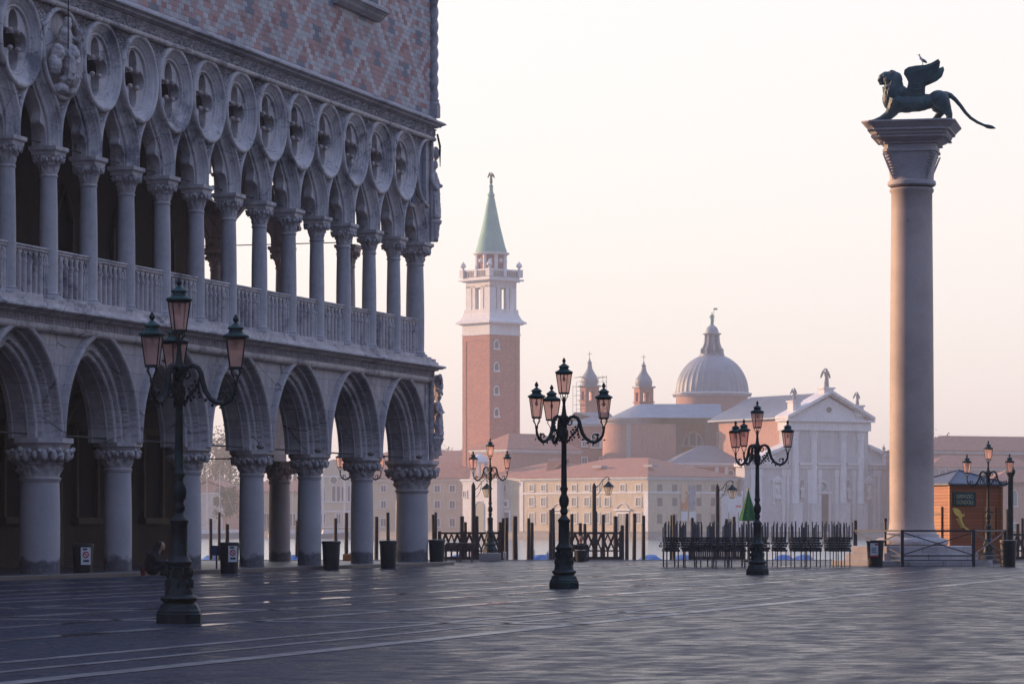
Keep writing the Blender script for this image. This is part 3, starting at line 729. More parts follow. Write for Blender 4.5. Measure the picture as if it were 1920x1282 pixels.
class Fr:
    """a thing on the island: root at photo column px and distance Y, turned by rz; x() finds local x for a column"""
    def __init__(s, name, px, Y, rz, label, cat, group=None, z=.4):
        s.X0, s.Y0, s.c, s.s = (px-960)/F*Y, Y, math.cos(rz), math.sin(rz); s.z0 = z
        s.o = empty(name, (s.X0, Y, z), rz, label, cat, group)
    def x(s, px, y=0):
        k = (px-960)/F; return (k*(s.Y0+y*s.c)-s.X0+y*s.s)/(s.c-k*s.s)
    def y(s, px, x=0):
        k = (px-960)/F; return (s.X0+x*s.c-k*(s.Y0+x*s.s))/(s.s+k*s.c)
    def z(s, py, x=0, y=0): return zz(py, s.Y0+x*s.s+y*s.c)-s.z0
LA, RA = R(-47.7), R(42.3)               # sunlit faces turn left, shaded faces turn right
_wc = {}
def opening(parent, x, y, z0, z1, wd, rz=0, frame=WHITE, fw=.16, pane=SHUT, arch=False, sill=True, name='window'):
    key = (round(z1-z0, 1), round(wd, 1), frame.name if frame else '', arch, name)
    if key not in _wc:
        h = z1-z0; m = MB()
        if arch:
            p = [(-wd/2, 0), (wd/2, 0)] + [(wd/2*math.cos(a), h-wd/2+wd/2*math.sin(a)) for a in [PI*i/8 for i in range(9)]]
            m.prism(p, -.03, .08)
        else: m.box(-wd/2, wd/2, -.03, .08, 0, h)
        m2 = MB()
        if frame:
            if arch:
                pts = [(-(wd+fw)/2, -.05, 0)] + [((wd+fw)/2*math.cos(a), -.05, h-wd/2+(wd+fw)/2*math.sin(a)) for a in [PI-PI*i/8 for i in range(9)]] + [((wd+fw)/2, -.05, 0)]
                m2.tube(pts, fw/2, 4)
            else:
                m2.box(-wd/2-fw, -wd/2, -.10, .05, 0, h); m2.box(wd/2, wd/2+fw, -.10, .05, 0, h); m2.box(-wd/2-fw, wd/2+fw, -.11, .05, h, h+fw)
                m2.box(-.03, .03, -.05, .02, 0, h)
            m2.box(-wd/2-fw*1.3, wd/2+fw*1.3, -.2, .05, -fw, 0)
        a = m.obj(name, pane, parent); b = m2.obj(name+'_frame', frame, a) if frame else None
        _wc[key] = (a, b)
        a.location = (x, y, z0); a.rotation_euler = (0, 0, rz); return a
    a, b = _wc[key]; c = inst(a, parent, (x, y, z0), rz)
    if b: inst(b, c, (0, 0, 0))
    return c
def cornice(mb, x0, x1, y0, y1, z, out=.35, h=.5, dent=True):
    mb.box(x0-out*.4, x1+out*.4, y0-out*.4, y1+out*.4, z-h, z-h*.45); mb.box(x0-out, x1+out, y0-out, y1+out, z-h*.45+.003, z)
    if dent:
        n = int((x1-x0)/.5)
        for k in range(n): a = x0+(k+.25)*(x1-x0)/n; mb.box(a, a+.22, y0-out*.8, y0-out*.4-.003, z-h*.85, z-h*.45+.001)
        n = int((y1-y0)/.5)
        for k in range(n): a = y0+(k+.25)*(y1-y0)/n; mb.box(x1+out*.4+.003, x1+out*.8, a, a+.22, z-h*.85, z-h*.45+.001)
def hip(mb, x0, x1, y0, y1, z, h, e=.5, along='x', t=.12):
    x0, x1, y0, y1 = x0-e, x1+e, y0-e, y1+e
    if along == 'x': r = (y1-y0)/2; a, b = (x0+r, (y0+y1)/2), (x1-r, (y0+y1)/2)
    else: r = (x1-x0)/2; a, b = ((x0+x1)/2, y0+r), ((x0+x1)/2, y1-r)
    V = [(x0, y0, z+t), (x1, y0, z+t), (x1, y1, z+t), (x0, y1, z+t), (a[0], a[1], z+h), (b[0], b[1], z+h)]
    V += [(x, y, z) for x, y, _ in V[:4]]
    fs = [(0, 1, 5, 4), (1, 2, 5), (2, 3, 4, 5), (3, 0, 4)] if along == 'x' else [(0, 1, 4), (1, 2, 5, 4), (2, 3, 5), (3, 0, 4, 5)]
    fs += [(6, 7, 1, 0), (7, 8, 2, 1), (8, 9, 3, 2), (9, 6, 0, 3), (9, 8, 7, 6)]
    return mb.add(V, fs)
def gable(mb, x0, x1, y0, y1, z, h, e=.4, along='y', t=.15):
    if along == 'y':
        xm = (x0+x1)/2; p = [(x0-e, z), (xm, z+h), (x1+e, z), (x1+e, z+t), (xm, z+h+t), (x0-e, z+t)]
        n = 6; vs = [(a, y0-e, b) for a, b in p]+[(a, y1+e, b) for a, b in p]
    else:
        ym = (y0+y1)/2; p = [(y0-e, z), (ym, z+h), (y1+e, z), (y1+e, z+t), (ym, z+h+t), (y0-e, z+t)]
        n = 6; vs = [(x1+e, a, b) for a, b in p]+[(x0-e, a, b) for a, b in p]
    fs = [(0, 1, 4, 5), (1, 2, 3, 4), (11, 10, 7, 6), (10, 9, 8, 7), (0, 6, 7, 1), (1, 7, 8, 2), (2, 8, 9, 3), (3, 9, 10, 4), (4, 10, 11, 5), (5, 11, 6, 0)]
    return mb.add(vs, fs)

# island ground and quay
O0 = Fr('island_ground', 1215, 540, LA, None, None); bpy.data.objects.remove(O0.o)
def wpt(l, r):   # l metres left-back along the sunlit side, r metres right-back
    return (O0.X0+l*-.673+r*.74, 540+l*.74+r*.673)
pts = [(-420, 760), (-140, 690), wpt(60, -3), wpt(-3, -3), wpt(-3, 8), (70, 545), (130, 560), (420, 700), (420, 1000), (-420, 1000)]
m = MB(); n = len(pts)
m.add([(x, y, -2.2) for x, y in pts]+[(x, y, .35) for x, y in pts], [tuple(range(n, 2*n))]+[(i, (i+1) % n, n+(i+1) % n, n+i) for i in range(n)])
m.obj('island_ground', stone('quay_stone', (.42, .36, .31), (.30, .26, .235), .5, .8, .2, joints=(1.6, .5)), kind='structure')

# ---- customs house: the long pale block on the point
B = Fr('harbour_building', 1215, 540, LA, 'pale three-storey harbour building with red tiled hip roof and banners on its shaded side', 'building')
xl = B.x(975); yr = B.y(1382); zt = B.z(893)
m = MB(); m.box(xl, 0, 0, yr, 0, zt-.5).obj('wall', OCHRE, B.o)
m = MB(); cornice(m, xl, 0, 0, yr, zt); m.obj('eaves_cornice', WHITE, B.o)
m = MB(); m.box(xl-.05, .12, -.12, yr, B.z(924), B.z(922)+.12); m.box(-.9, .1, -.1, 0, 0, B.z(922)); m.box(xl, xl+.9, -.1, 0, 0, zt-.5); m.obj('string_course', WHITE, B.o)
m = MB(); hip(m, xl, 0, 0, yr, zt, B.z(864)-zt+.9); m.obj('roof', TILE, B.o)
m = MB(); a = B.x(1085); m.box(a, a+2.2, 3.2, 4.6, zt+1.75, zt+2.05); a = B.x(1180); m.box(a, a+2.2, 3.2, 4.6, zt+1.75, zt+2.05); m.obj('skylight', LEAD, B.o)
for px in (997.4, 1019.7, 1047.7, 1077, 1101, 1119, 1139, 1168, 1197.6):
    x = B.x(px)
    if px != 1139: opening(B.o, x, 0, B.z(920, x), B.z(909, x), 1.05, frame=WHITE)
    if px == 1047.7 or px == 1168:
        opening(B.o, x, 0, 0, B.z(963, x), 2.3, frame=WHITE, fw=.35, name='door')
        c = MB(); zc = B.z(948, x); c.tube([(1.5*math.cos(q), -.04, zc-1+1.4*math.sin(q)) for q in [PI*i/8 for i in range(9)]], .12, 4); c.box(-2, 2, -.35, 0, B.z(957, x), B.z(956, x)+.2)
        c.obj('door_hood', WHITE, B.o, loc=(x, 0, 0)); continue
    opening(B.o, x, 0, B.z(948, x), B.z(933, x), 1.15, frame=WHITE); opening(B.o, x, 0, B.z(980, x), B.z(962, x), 1.2, frame=WHITE)
for px in (1237, 1265, 1310.5, 1337.6, 1366):
    y = B.y(px)
    for a, b in ((920.5, 908), (948, 933), (981, 963)):
        if px < 1360 or a < 930: opening(B.o, 0, y, B.z(a, 0, y), B.z(b, 0, y), 1.15, PI/2, frame=None)
# two hanging exhibition banners on the shaded side
BANA = G('banner_orange'); _v = BANA.coord(False); _s = BANA.n('ShaderNodeSeparateXYZ'); BANA.t.links.new(_v, _s.inputs[0])
_n = BANA.noise(_v, .55, 2)
BANA.base(BANA.mix(BANA.ramp(BANA.math('ADD', _n, BANA.math('MULTIPLY', _s.outputs[2], .03)), .5, .6), (.50, .16, .05, 1), (.60, .40, .26, 1)), .7)
BANB = plain('banner_grey', (.22, .24, .30), .8, scale=1.2); PAPER = plain('white_panel', (.6, .6, .6), .8, var=.05)
for k, (pa, pb, mt, lb) in enumerate(((1276, 1288, BANA.m, 'orange banner with a pale figure hanging on the harbour building'), (1291, 1303, BANB, 'grey patterned banner hanging to the right of the orange one'))):
    ya, yb2 = B.y(pa), B.y(pb); zA, zB, zC = B.z(957, 0, ya), B.z(909.5, 0, ya), B.z(976, 0, ya)
    r_ = empty('hanging_banner', B.o.matrix_basis @ Vector((.12, (ya+yb2)/2, zC)), LA, lb, 'banner', 'banners on the harbour building')
    h = (yb2-ya)/2; MB().box(0, .06, -h, h, zA-zC+.1, zB-zC).obj('picture', mt, r_); MB().box(0, .06, -h, h, 0, zA-zC-.1).obj('text_panel', PAPER, r_)
# ---- white gatehouse with a small lantern tower, and the ochre link beside it
L = Fr('gatehouse', 932, B.Y0+B.x(955)*B.s*1.0, LA, 'white rusticated gatehouse with a little round columned lantern on top', 'gatehouse')
xa = L.x(868)
m = MB(); m.box(xa, 0, 0, 7, 0, L.z(905)); 
for k in range(16): z = .55*k+.3; m.box(xa-.06, .06, -.06, 7, z, z+.40)
m.obj('wall', WHITE, L.o)
m = MB(); cornice(m, xa, 0, 0, 7, L.z(899)+.2, .4, .8, False); m.obj('cornice', WHITE, L.o)
tc = (L.x(899, 3.2), 3.2); zb = L.z(895)
m = MB(); m.lathe([(1.75, zb-.3), (1.75, zb+.15)], 20, c=tc)
for k in range(8): a = 2*PI*k/8; m.lathe([(.2, zb+.1), (.17, zb+2.6)], 8, c=(tc[0]+1.35*math.cos(a), tc[1]+1.35*math.sin(a)))
m.lathe([(1.7, zb+2.6), (1.85, zb+2.9), (1.6, zb+3.0), (1.5, zb+3.5), (1.0, zb+4.0), (.3, zb+4.3), (0, zb+4.3)], 20, c=tc); m.obj('lantern_tower', WHITE, L.o, 40)
opening(L.o, L.x(900), -.06, 0, 5.2, 2.2, frame=WHITE, name='door', arch=True)
opening(L.o, L.x(872.5), -.06, L.z(931), L.z(920), .9)
K = Fr('boathouse_wing', 976, L.Y0-2, LA, 'ochre wing with tall framed door between the white gatehouse and the harbour building', 'building')
xa = K.x(928); zt = K.z(896)
MB().box(xa, -.05, 0, 12, 0, zt-.4).obj('wall', OCHRE, K.o); m = MB(); cornice(m, xa, -.05, 0, 12, zt, .3, .4, False); m.obj('eaves_cornice', WHITE, K.o)
m = MB(); hip(m, xa-6, 6, .2, 24, zt+.02, 3.6, along='x'); m.obj('roof', TILE, K.o)
opening(K.o, K.x(945.5), 0, 0, K.z(960), 2.6, frame=WHITE, fw=.4, name='door'); opening(K.o, K.x(945.5), 0, K.z(948), K.z(940), 1.6, fw=.4); opening(K.o, K.x(945.5), 0, K.z(921), K.z(909), 1.0)
# ---- monastery range to the left
W_ = Fr('monastery_range', 866, 600, R(-14), 'long plain ochre monastery range with small windows and brown tiled roof, left of the gatehouse', 'building')
xa = W_.x(661); zt = W_.z(897)
MB().box(xa, 0, 0, 14, 0, zt-.4).obj('wall', OCHRE, W_.o); m = MB(); cornice(m, xa, 0, 0, 14, zt, .3, .4, False); m.obj('eaves_cornice', WHITE, W_.o)
m = MB(); hip(m, xa-4, 5, 0, 14, zt+.02, 3.2); m.obj('roof', TILE, W_.o)
for px in (690, 719, 748, 777, 820, 848):
    x = W_.x(px)
    for a, b in ((921.5, 910), (952, 939), (986, 972)): opening(W_.o, x, 0, W_.z(a, x), W_.z(b, x), .95)
W2 = Fr('upper_range', 950, 650, R(-14), 'taller brown-roofed range rising behind the long monastery building', 'building')
xa = W2.x(640); zt = W2.z(874)
MB().box(xa, 0, 0, 16, 0, zt).obj('wall', PINK, W2.o); m = MB(); hip(m, xa, 0, 0, 16, zt+.02, 3.4); m.obj('roof', TILE, W2.o)
# ---- pale ornate end facade seen between the columns
E_ = Fr('arched_end_facade', 661, 604, R(-14), 'pale ornate end building with pointed windows and a curved gable, seen between two palace columns', 'building')
xa = E_.x(592); zt = E_.z(893)
x0, x1 = xa, -.1; xm = (x0+x1)/2
prof = [(x0, 0), (x1, 0), (x1, zt)] + [(xm+(x1-xm)*.62*math.cos(a), zt+.2+3.0*math.sin(a)) for a in [PI*i/14 for i in range(15)]] + [(x0, zt)]
MB().prism(prof, 0, 12).obj('wall', stone('warm_white', (.60, .50, .38), (.50, .42, .33), .4, .8, .1), E_.o)
m = MB()
for z in (.6, E_.z(960), E_.z(942), zt-.1): m.box(x0-.1, x1+.1, -.16, 0, z, z+.28)
for x in (x0+.15, xm-2.1, xm+2.1, x1-.15): m.box(x-.2, x+.2, -.12, 0, .6, zt-.1)
m.obj('pilasters_and_bands', WHITE, E_.o)
for px in (606, 626, 634.7, 643.5, 655): x = E_.x(px); opening(E_.o, x, 0, E_.z(939), E_.z(911), .62, fw=.13, arch=True)
for px in (606, 634.7): x = E_.x(px); opening(E_.o, x, 0, E_.z(981), E_.z(963), .8)
m = MB(); m.lathe([(0, 0), (.65, 0), (.65, .1), (0, .1)], 16); o = m.obj('round_window', SHUT, E_.o, loc=(xm, -.02, E_.z(900))); o.rotation_euler = (PI/2, 0, 0)
m = MB(); m.tube([(.75*math.cos(a), .75*math.sin(a), .1) for a in [2*PI*i/16 for i in range(17)]], .12, 5); m.obj('round_window_frame', WHITE, o)
# ---- red boat shed with gable
S = Fr('boat_shed', 432, 640, R(-8), 'red gabled boat shed on the far shore under bare trees', 'shed')
xa = S.x(346); zt = S.z(921); xm = xa/2
MB().prism([(xa, 0), (0, 0), (0, zt), (xm, S.z(903)), (xa, zt)], 0, 14).obj('wall', PINK, S.o)
m = MB(); gable(m, xa, 0, 0, 14, zt+.05, S.z(902)-zt+.1, along='y', t=.25); m.obj('roof', TILE, S.o)
opening(S.o, S.x(397), 0, 0, S.z(925), 4.0, frame=WHITE, name='boat_door', pane=plain('pale_boards', (.45, .42, .38), .8))
S2 = Fr('low_store', 600, 650, R(-6), 'low grey-roofed store between the shed and the ornate facade', 'building')
xa = S2.x(436); MB().box(xa, 0, 0, 12, 0, S2.z(922)).obj('wall', OCHRE, S2.o); m = MB(); hip(m, xa, 0, 0, 12, S2.z(922)+.02, 2.4); m.obj('roof', TILE, S2.o)
for px in (455, 500, 548, 575): opening(S2.o, S2.x(px), 0, 1.0, 3.4, 1.3)
# ---- bell tower
T = Fr('bell_tower', 918, 600, LA, 'tall square brick bell tower with white belfry and pointed green copper spire', 'bell tower')
TW = -T.x(868); T2 = T.y(973); a_ = (TW+T2)/2
def tz(py): return T.z(py, -a_/2, a_/2)
def tbox(m, g, z0, z1, top=1): m.box(-a_-g, g, -g, a_+g, z0, z1, top=top)
m = MB(); tbox(m, 0, 0, tz(628)); m.obj('brick_shaft', BRICK, T.o)
m = MB(); q = .9
for z0, z1 in ((3, tz(645)),):
    m.box(-a_-.10, -a_+q, -.1, a_+.1, 0, tz(630)); m.box(-q, .10, -.1, q, 0, tz(630)); m.box(-q, .10, a_-q, a_+.1, 0, tz(630)); m.box(-a_+q, -q, -.1, 0, tz(641), tz(630)); m.box(0, .1, q, a_-q, tz(641), tz(630))
m.obj('corner_strips', BRICK, T.o)
m = MB(); tbox(m, .25, tz(630), tz(627)); tbox(m, .12, tz(627), tz(610)); tbox(m, .55, tz(610), tz(608)); tbox(m, 1.0, tz(608), tz(605))
c = (-a_/2, a_/2)
m.lathe([((a_/2+.95)*math.sqrt(2), tz(605)), ((a_/2+.35)*math.sqrt(2), tz(600)), ((a_/2+.02)*math.sqrt(2), tz(592)), ((a_/2-.25)*math.sqrt(2), tz(582))], 4, c=c, rot=PI/4)
m.obj('attic', WHITE, T.o)
g_ = -.35; m = MB(); z0, z1 = tz(583), tz(537)
for px_, f in ((None, 0),):
    for sx in (-1, 1):
        for sy in (-1, 1):
            w2 = 1.55; hx = a_/2+g_
            xa, xb = sorted((c[0]+sx*hx, c[0]+sx*(hx-w2))); ya, yc = sorted((c[1]+sy*hx, c[1]+sy*(hx-w2))); m.box(xa, xb, ya, yc, z0, z1)
hx = a_/2+g_
for s_ in (-1, 1):
    for k in (-1, 0, 1) if False else (-.9, .9):
        m.box(c[0]+k*1.25-.38, c[0]+k*1.25+.38, c[1]+s_*hx-(.7 if s_ > 0 else 0), c[1]+s_*hx+(.7 if s_ < 0 else 0), z0, z1)
        m.box(c[0]+s_*hx-(.7 if s_ > 0 else 0), c[0]+s_*hx+(.7 if s_ < 0 else 0), c[1]+k*1.25-.38, c[1]+k*1.25+.38, z0, z1)
tbox(m, g_, tz(541), tz(529)); tbox(m, -.1, z0-1.2, z0+.15)
m.obj('belfry', WHITE, T.o)
m = MB()
for dx, dy in ((0, 0), (1.6, -1.2), (-1.6, 1.2)): m.lathe([(.0, 2.0), (.35, 1.9), (.5, 1.2), (.7, .3), (.85, 0)], 12, c=(dx, dy))
m.obj('bell', plain('bronze', (.09, .08, .06), .5, metal=.6), T.o, loc=(c[0], c[1], tz(562)))
m = MB(); tbox(m, .1, tz(530), tz(528)); tbox(m, .65, tz(528), tz(525)); tbox(m, .05, tz(525), tz(521))
for s_ in (0, 1):
    for k in range(15):
        t = -a_/2+.6+k*(a_-1.2)/14
        m.box(c[0]+t-.12, c[0]+t+.12, -.15, .15, tz(521), tz(510)); m.box(-.15, .15, c[1]+t-.12, c[1]+t+.12, tz(521), tz(510))
        m.box(c[0]+t-.12, c[0]+t+.12, a_-.15, a_+.15, tz(521), tz(510)); m.box(-a_-.15, -a_+.15, c[1]+t-.12, c[1]+t+.12, tz(521), tz(510))
m.box(-a_-.2, .2, -.2, .2, tz(510), tz(507)); m.box(-.2, .2, .2, a_+.2, tz(510), tz(507)); m.box(-a_-.2, -.2, a_-.2, a_+.2, tz(510), tz(507)); m.box(-a_-.2, -a_+.2, .2, a_-.2, tz(510), tz(507))
for sx in (-a_, 0):
    for sy in (0, a_): m.box(sx-.5, sx+.5, sy-.5, sy+.5, tz(521), tz(506.5)); m.lathe([(.25, tz(506.5)), (.18, tz(504)), (.62, tz(500)), (.4, tz(495)), (.12, tz(493)), (.1, tz(491))], 10, c=(sx, sy))
m.box(-a_/2-.4, -a_/2+.4, -.3, .3, tz(521), tz(506.5)); m.box(-.3, .3, a_/2-.4, a_/2+.4, tz(521), tz(506.5))
m.obj('balustrade', WHITE, T.o)
m = MB(); rD = 2.75; m.lathe([(rD, tz(522)), (rD, tz(478))], 8, c=c, rot=PI/8); o = m.obj('drum', stone('dark_red_panel', (.26, .09, .08), (.22, .08, .08), .5), T.o)
m = MB()
for k in range(8): a = PI/8+2*PI*k/8; m.lathe([(.36, tz(522)), (.36, tz(479))], 6, c=(c[0]+rD*math.cos(a), c[1]+rD*math.sin(a)))
m.lathe([(rD+.3, tz(479)), (rD+.65, tz(477)), (rD+.7, tz(475)), (rD+.1, tz(474))], 24, c=c); m.lathe([(rD+.15, tz(524)), (rD+.15, tz(512))], 8, c=c, rot=PI/8)
for k in range(8):
    a = 2*PI*k/8; m.ell((c[0]+rD*.93*math.cos(a), c[1]+rD*.93*math.sin(a), tz(490)), (.45, .45, .45), seg=8, rings=6)
m.obj('drum_pilasters', WHITE, T.o)
m = MB(); m.lathe([(2.95, tz(474)), (2.9, tz(470)), (2.62, tz(462)), (1.7, tz(425)), (.72, tz(375)), (.55, tz(368)), (.72, tz(367)), (.6, tz(364)), (.40, tz(361)), (.32, tz(352)), (.42, tz(349)), (.22, tz(346)), (.12, tz(342))], 24, c=c)
m.obj('spire', COPPER, T.o, 30)
m = MB(); figure(m, 0, 0, 0, (tz(322)-tz(343)), 2, wings=True); o = m.obj('angel_statue', plain('dark_bronze', (.08, .09, .09), .6), T.o, 60, loc=(c[0], c[1], tz(344)), rz=-LA)
for py in (648, 689, 733, 774): opening(T.o, .06, T.y(930.5), tz(py+7), tz(py-6), .85, PI/2, frame=WHITE, fw=.3, arch=True)
# ---- pink hip-roofed blocks at the foot of the tower
Q = Fr('cloister_block', 951, 575, LA, 'pink block with white eaves and low hipped roof at the foot of the bell tower', 'building')
xa = Q.x(884); yr = Q.y(1088); zt = Q.z(842)
MB().box(xa, 0, 0, yr, 0, zt-.5).obj('wall', PINK, Q.o); m = MB(); cornice(m, xa, 0, 0, yr, zt, .4, .6); m.obj('eaves_cornice', WHITE, Q.o)
m = MB(); hip(m, xa, 0, 0, yr, zt+.02, 3.0, along='y'); m.obj('roof', TILE, Q.o)
# ---- the church
H = Fr('domed_church', 1335, 600, RA, 'large domed church with a white temple front, pink brick flanks and grey lead roofs', 'church')
# local x runs right-back along the shaded front, local -x towards the left; y inward-left
def hz(py, x=0, y=0): return H.z(py, x, y)
# drum and dome at the root
m = MB(); rd_ = 6.6; m.lathe([(rd_, hz(800)), (rd_, hz(744))], 48); m.obj('drum', PINK, H.o, 30)
m = MB(); m.lathe([(rd_, hz(745)), (rd_+.3, hz(743)), (rd_+.35, hz(741)), (rd_+.75, hz(740)), (rd_+.8, hz(737.5)), (rd_, hz(736))], 48)
for k in range(72): a = 2*PI*k/72; m.box(0, 0, 0, 0, 0, 0) if False else m.ell(((rd_+.5)*math.cos(a), (rd_+.5)*math.sin(a), hz(742)), (.14, .14, .22), seg=4, rings=3)
m.obj('drum_cornice', WHITE, H.o, 30)
m = MB(); pr = []
for k in range(15):
    t = k/14*R(84); pr.append((rd_*1.005*math.cos(t), hz(737)+(hz(663)-hz(737))*math.sin(t)*1.0))
m.lathe(pr, 144, rf=lambda a, z: 1+.022*max(0, math.cos(a*36))**6); m.obj('dome', LEAD, H.o, 50)
m = MB(); z0 = hz(664)
m.lathe([(2.3, z0-.8), (2.3, z0), (2.2, z0+.1)], 16)
for k in range(8):
    a = 2*PI*k/8+.2; mm_ = Matrix.Rotation(a, 4, 'Z'); old = m.m; m.m = mm_
    m.prism([(1.0, z0), (2.15, z0), (2.15, z0+.9), (1.75, z0+1.3), (1.45, z0+2.2), (1.35, z0+3.6), (1.0, z0+3.6)], -.22, .22); m.m = old
m.lathe([(1.0, z0), (1.0, z0+3.6)], 12); m.lathe([(1.5, z0+3.55), (1.75, z0+3.7), (1.7, z0+3.85), (1.25, z0+3.9), (1.2, z0+4.3), (.95, z0+4.9), (.5, z0+5.3), (.15, z0+5.5)], 20)
m.obj('dome_lantern', LEAD, H.o, 40)
m = MB(); figure(m, 0, 0, z0+5.4, 2.3, 1); m.bar((.35, 0, z0+6), (.35, 0, hz(577)), .05); m.box(.35, 1.0, -.02, .02, hz(581), hz(577.5)); m.obj('dome_statue', COPPER, H.o, 60, rz=-RA)
# body pieces in world-aligned sub-frames
def sub(px, Y, rz): 
    f = Fr.__new__(Fr); f.X0, f.Y0, f.c, f.s, f.z0 = (px-960)/F*Y, Y, math.cos(rz), math.sin(rz), .4
    iv = H.o.matrix_basis.inverted() @ Vector((f.X0, Y, .4)); f.loc = iv; f.rz = rz-RA
    return f
H.o.matrix_basis  # root matrix
bpy.context.view_layer.update()
def hobj(m, f, name, mat, smooth=None): return m.obj(name, mat, H.o, smooth, loc=f.loc, rz=f.rz)
# transept block: shaded long side faces the viewer (px 1240-1480)
tr = sub(1328, 590, R(2)); ztr = tr.z(782)
m = MB(); m.box(tr.x(1240), tr.x(1482), 0, 22, 0, ztr-1.1)
hobj(m, tr, 'nave_wall', PINK)
m = MB(); m.box(tr.x(1238), tr.x(1480), -.25, 22, ztr-1.1, ztr-.35); m.box(tr.x(1237), tr.x(1481), -.6, 22, ztr-.35, ztr)
for k in range(60): x = tr.x(1240)+(k+.3)*(tr.x(1480)-tr.x(1240))/60; m.box(x, x+.2, -.48, -.25, ztr-.62, ztr-.35)
for px in (1242, 1253, 1273, 1326, 1370): x = tr.x(px); m.box(x-.45, x+.45, -.14, 0, 0, ztr-1.1)
hobj(m, tr, 'nave_entablature', stone('grey_stone', (.44, .40, .38), (.36, .34, .33), .5))
f2 = tr
def hopen(f, px, py0, py1, wd, arch=False, rz=0, y=0, name='window', frame=WHITE, fw=.22):
    x = f.x(px, y); v = Vector((x, y-.02, f.z(py0, x, y))); M2 = Matrix.Rotation(f.rz, 4, 'Z'); q = M2 @ v + Vector(f.loc)
    return opening(H.o, q.x, q.y, q.z, q.z+(f.z(py1, x, y)-f.z(py0, x, y)), wd, f.rz+rz, frame, fw, SHUT, arch, name=name)
# big lunette window
lx = tr.x(1299); lz = tr.z(834.5); rr = (tr.x(1318)-tr.x(1280))/2
m = MB(); m.prism([(lx-rr, lz), (lx+rr, lz)] + [(lx+rr*math.cos(a), lz+rr*1.28*math.sin(a)) for a in [PI*i/16 for i in range(1, 16)]], -.06, .1); wq = hobj(m, tr, 'lunette_window', SHUT)
m = MB(); m.tube([(lx+rr*math.cos(a), -.1, lz+rr*1.28*math.sin(a)) for a in [PI*i/16 for i in range(17)]], .17, 5); m.box(lx-rr-.2, lx+rr+.2, -.2, 0, lz-.3, lz)
for k in (-.36, .36): m.box(lx+k*rr-.16, lx+k*rr+.16, -.12, 0, lz, lz+rr*1.18)
m.obj('lunette_mullions', WHITE, wq)
hopen(tr, 1350, 832, 812, .8); hopen(tr, 1430, 828, 809, .85, True)
# roofs: lead hips of transept and nave
m = MB(); zr = tr.z(752)
x0, x1, xc = tr.x(1237), tr.x(1482), tr.x(1328)
V = [(x0, -.6, ztr), (x1, -.6, ztr), (x1-2, 9, zr), (x0+6, 9, zr), (x0, 22, ztr), (x1, 22, ztr)]
m.add(V, [(0, 1, 2, 3), (3, 2, 5, 4), (0, 3, 4), (1, 5, 2)])
for k in range(56): x = x0+.6+k*(x1-x0-1.2)/55; xt = x0+6+(x-x0)/(x1-x0)*(x1-2-x0-6); m.tube([(x, -.6, ztr+.03), (xt, 9, zr+.04)], .06, 4)
hobj(m, tr, 'nave_roof', LEAD)
# apse: big round-ended pink mass on the left (px 1135-1245)
ap = sub(1203, 583, R(0)); rA = (ap.x(1240)-ap.x(1135))/2*1.06; ax = ap.x(1187); zA = ap.z(783)
m = MB(); m.lathe([(rA, 0), (rA, zA-1.1)], 48, c=(ax, rA)); m.box(ax, ax+rA*.98+2.5, .4, rA*2-.4, 0, zA-1.1); hobj(m, ap, 'apse_wall', PINK, 30)
m = MB(); m.lathe([(rA+.2, zA-1.1), (rA+.2, zA-.4), (rA+.5, zA-.38), (rA+.55, zA), (rA, zA)], 48, c=(ax, rA))
for k in range(56): a = PI+PI*k/56; m.ell((ax+(rA+.4)*math.cos(a), rA+(rA+.4)*math.sin(a), zA-.55), (.12, .12, .2), seg=4, rings=3)
for a in (-PI*.5-.15, -.9): m.box(ax+rA*math.cos(a)-.4, ax+rA*math.cos(a)+.4, rA+rA*math.sin(a)-.14, rA+rA*math.sin(a)+.3, 0, zA-1.1)
hobj(m, ap, 'apse_entablature', stone('grey_stone_b', (.44, .40, .38), (.36, .34, .33), .5), 30)
m = MB(); m.lathe([(rA+.6, zA), (.6, ap.z(756)), (0, ap.z(755))], 40, c=(ax+1.5, rA), rf=lambda a, z: 1+.01*max(0, math.cos(a*20))**4)
m.add([(ax, -.3, zA), (ax+16, -.3, zA), (ax+16, rA, ap.z(755)), (ax+1.5, rA, ap.z(755))], [(0, 1, 2, 3)])
hobj(m, ap, 'apse_roof', LEAD, 30)
# choir block further left, behind the apse (px 1085-1140)
ch = sub(1150, 600, R(0)); m = MB(); m.box(ch.x(1062), ch.x(1150), 0, 16, 0, ch.z(797)); hobj(m, ch, 'choir_wall', BRICK)
m = MB(); hip(m, ch.x(1062), ch.x(1160), 0, 16, ch.z(796), 2.6); hobj(m, ch, 'choir_roof', LEAD)
m = MB(); m.box(ch.x(1060), ch.x(1150), -.3, 0, ch.z(799), ch.z(796)); hobj(m, ch, 'choir_cornice', WHITE)
hopen(ch, 1118, 838, 812, 1.6, True)
for px in (1096, 1130): hopen(ch, px, 868, 858, .8); hopen(ch, px, 836, 828, .7)
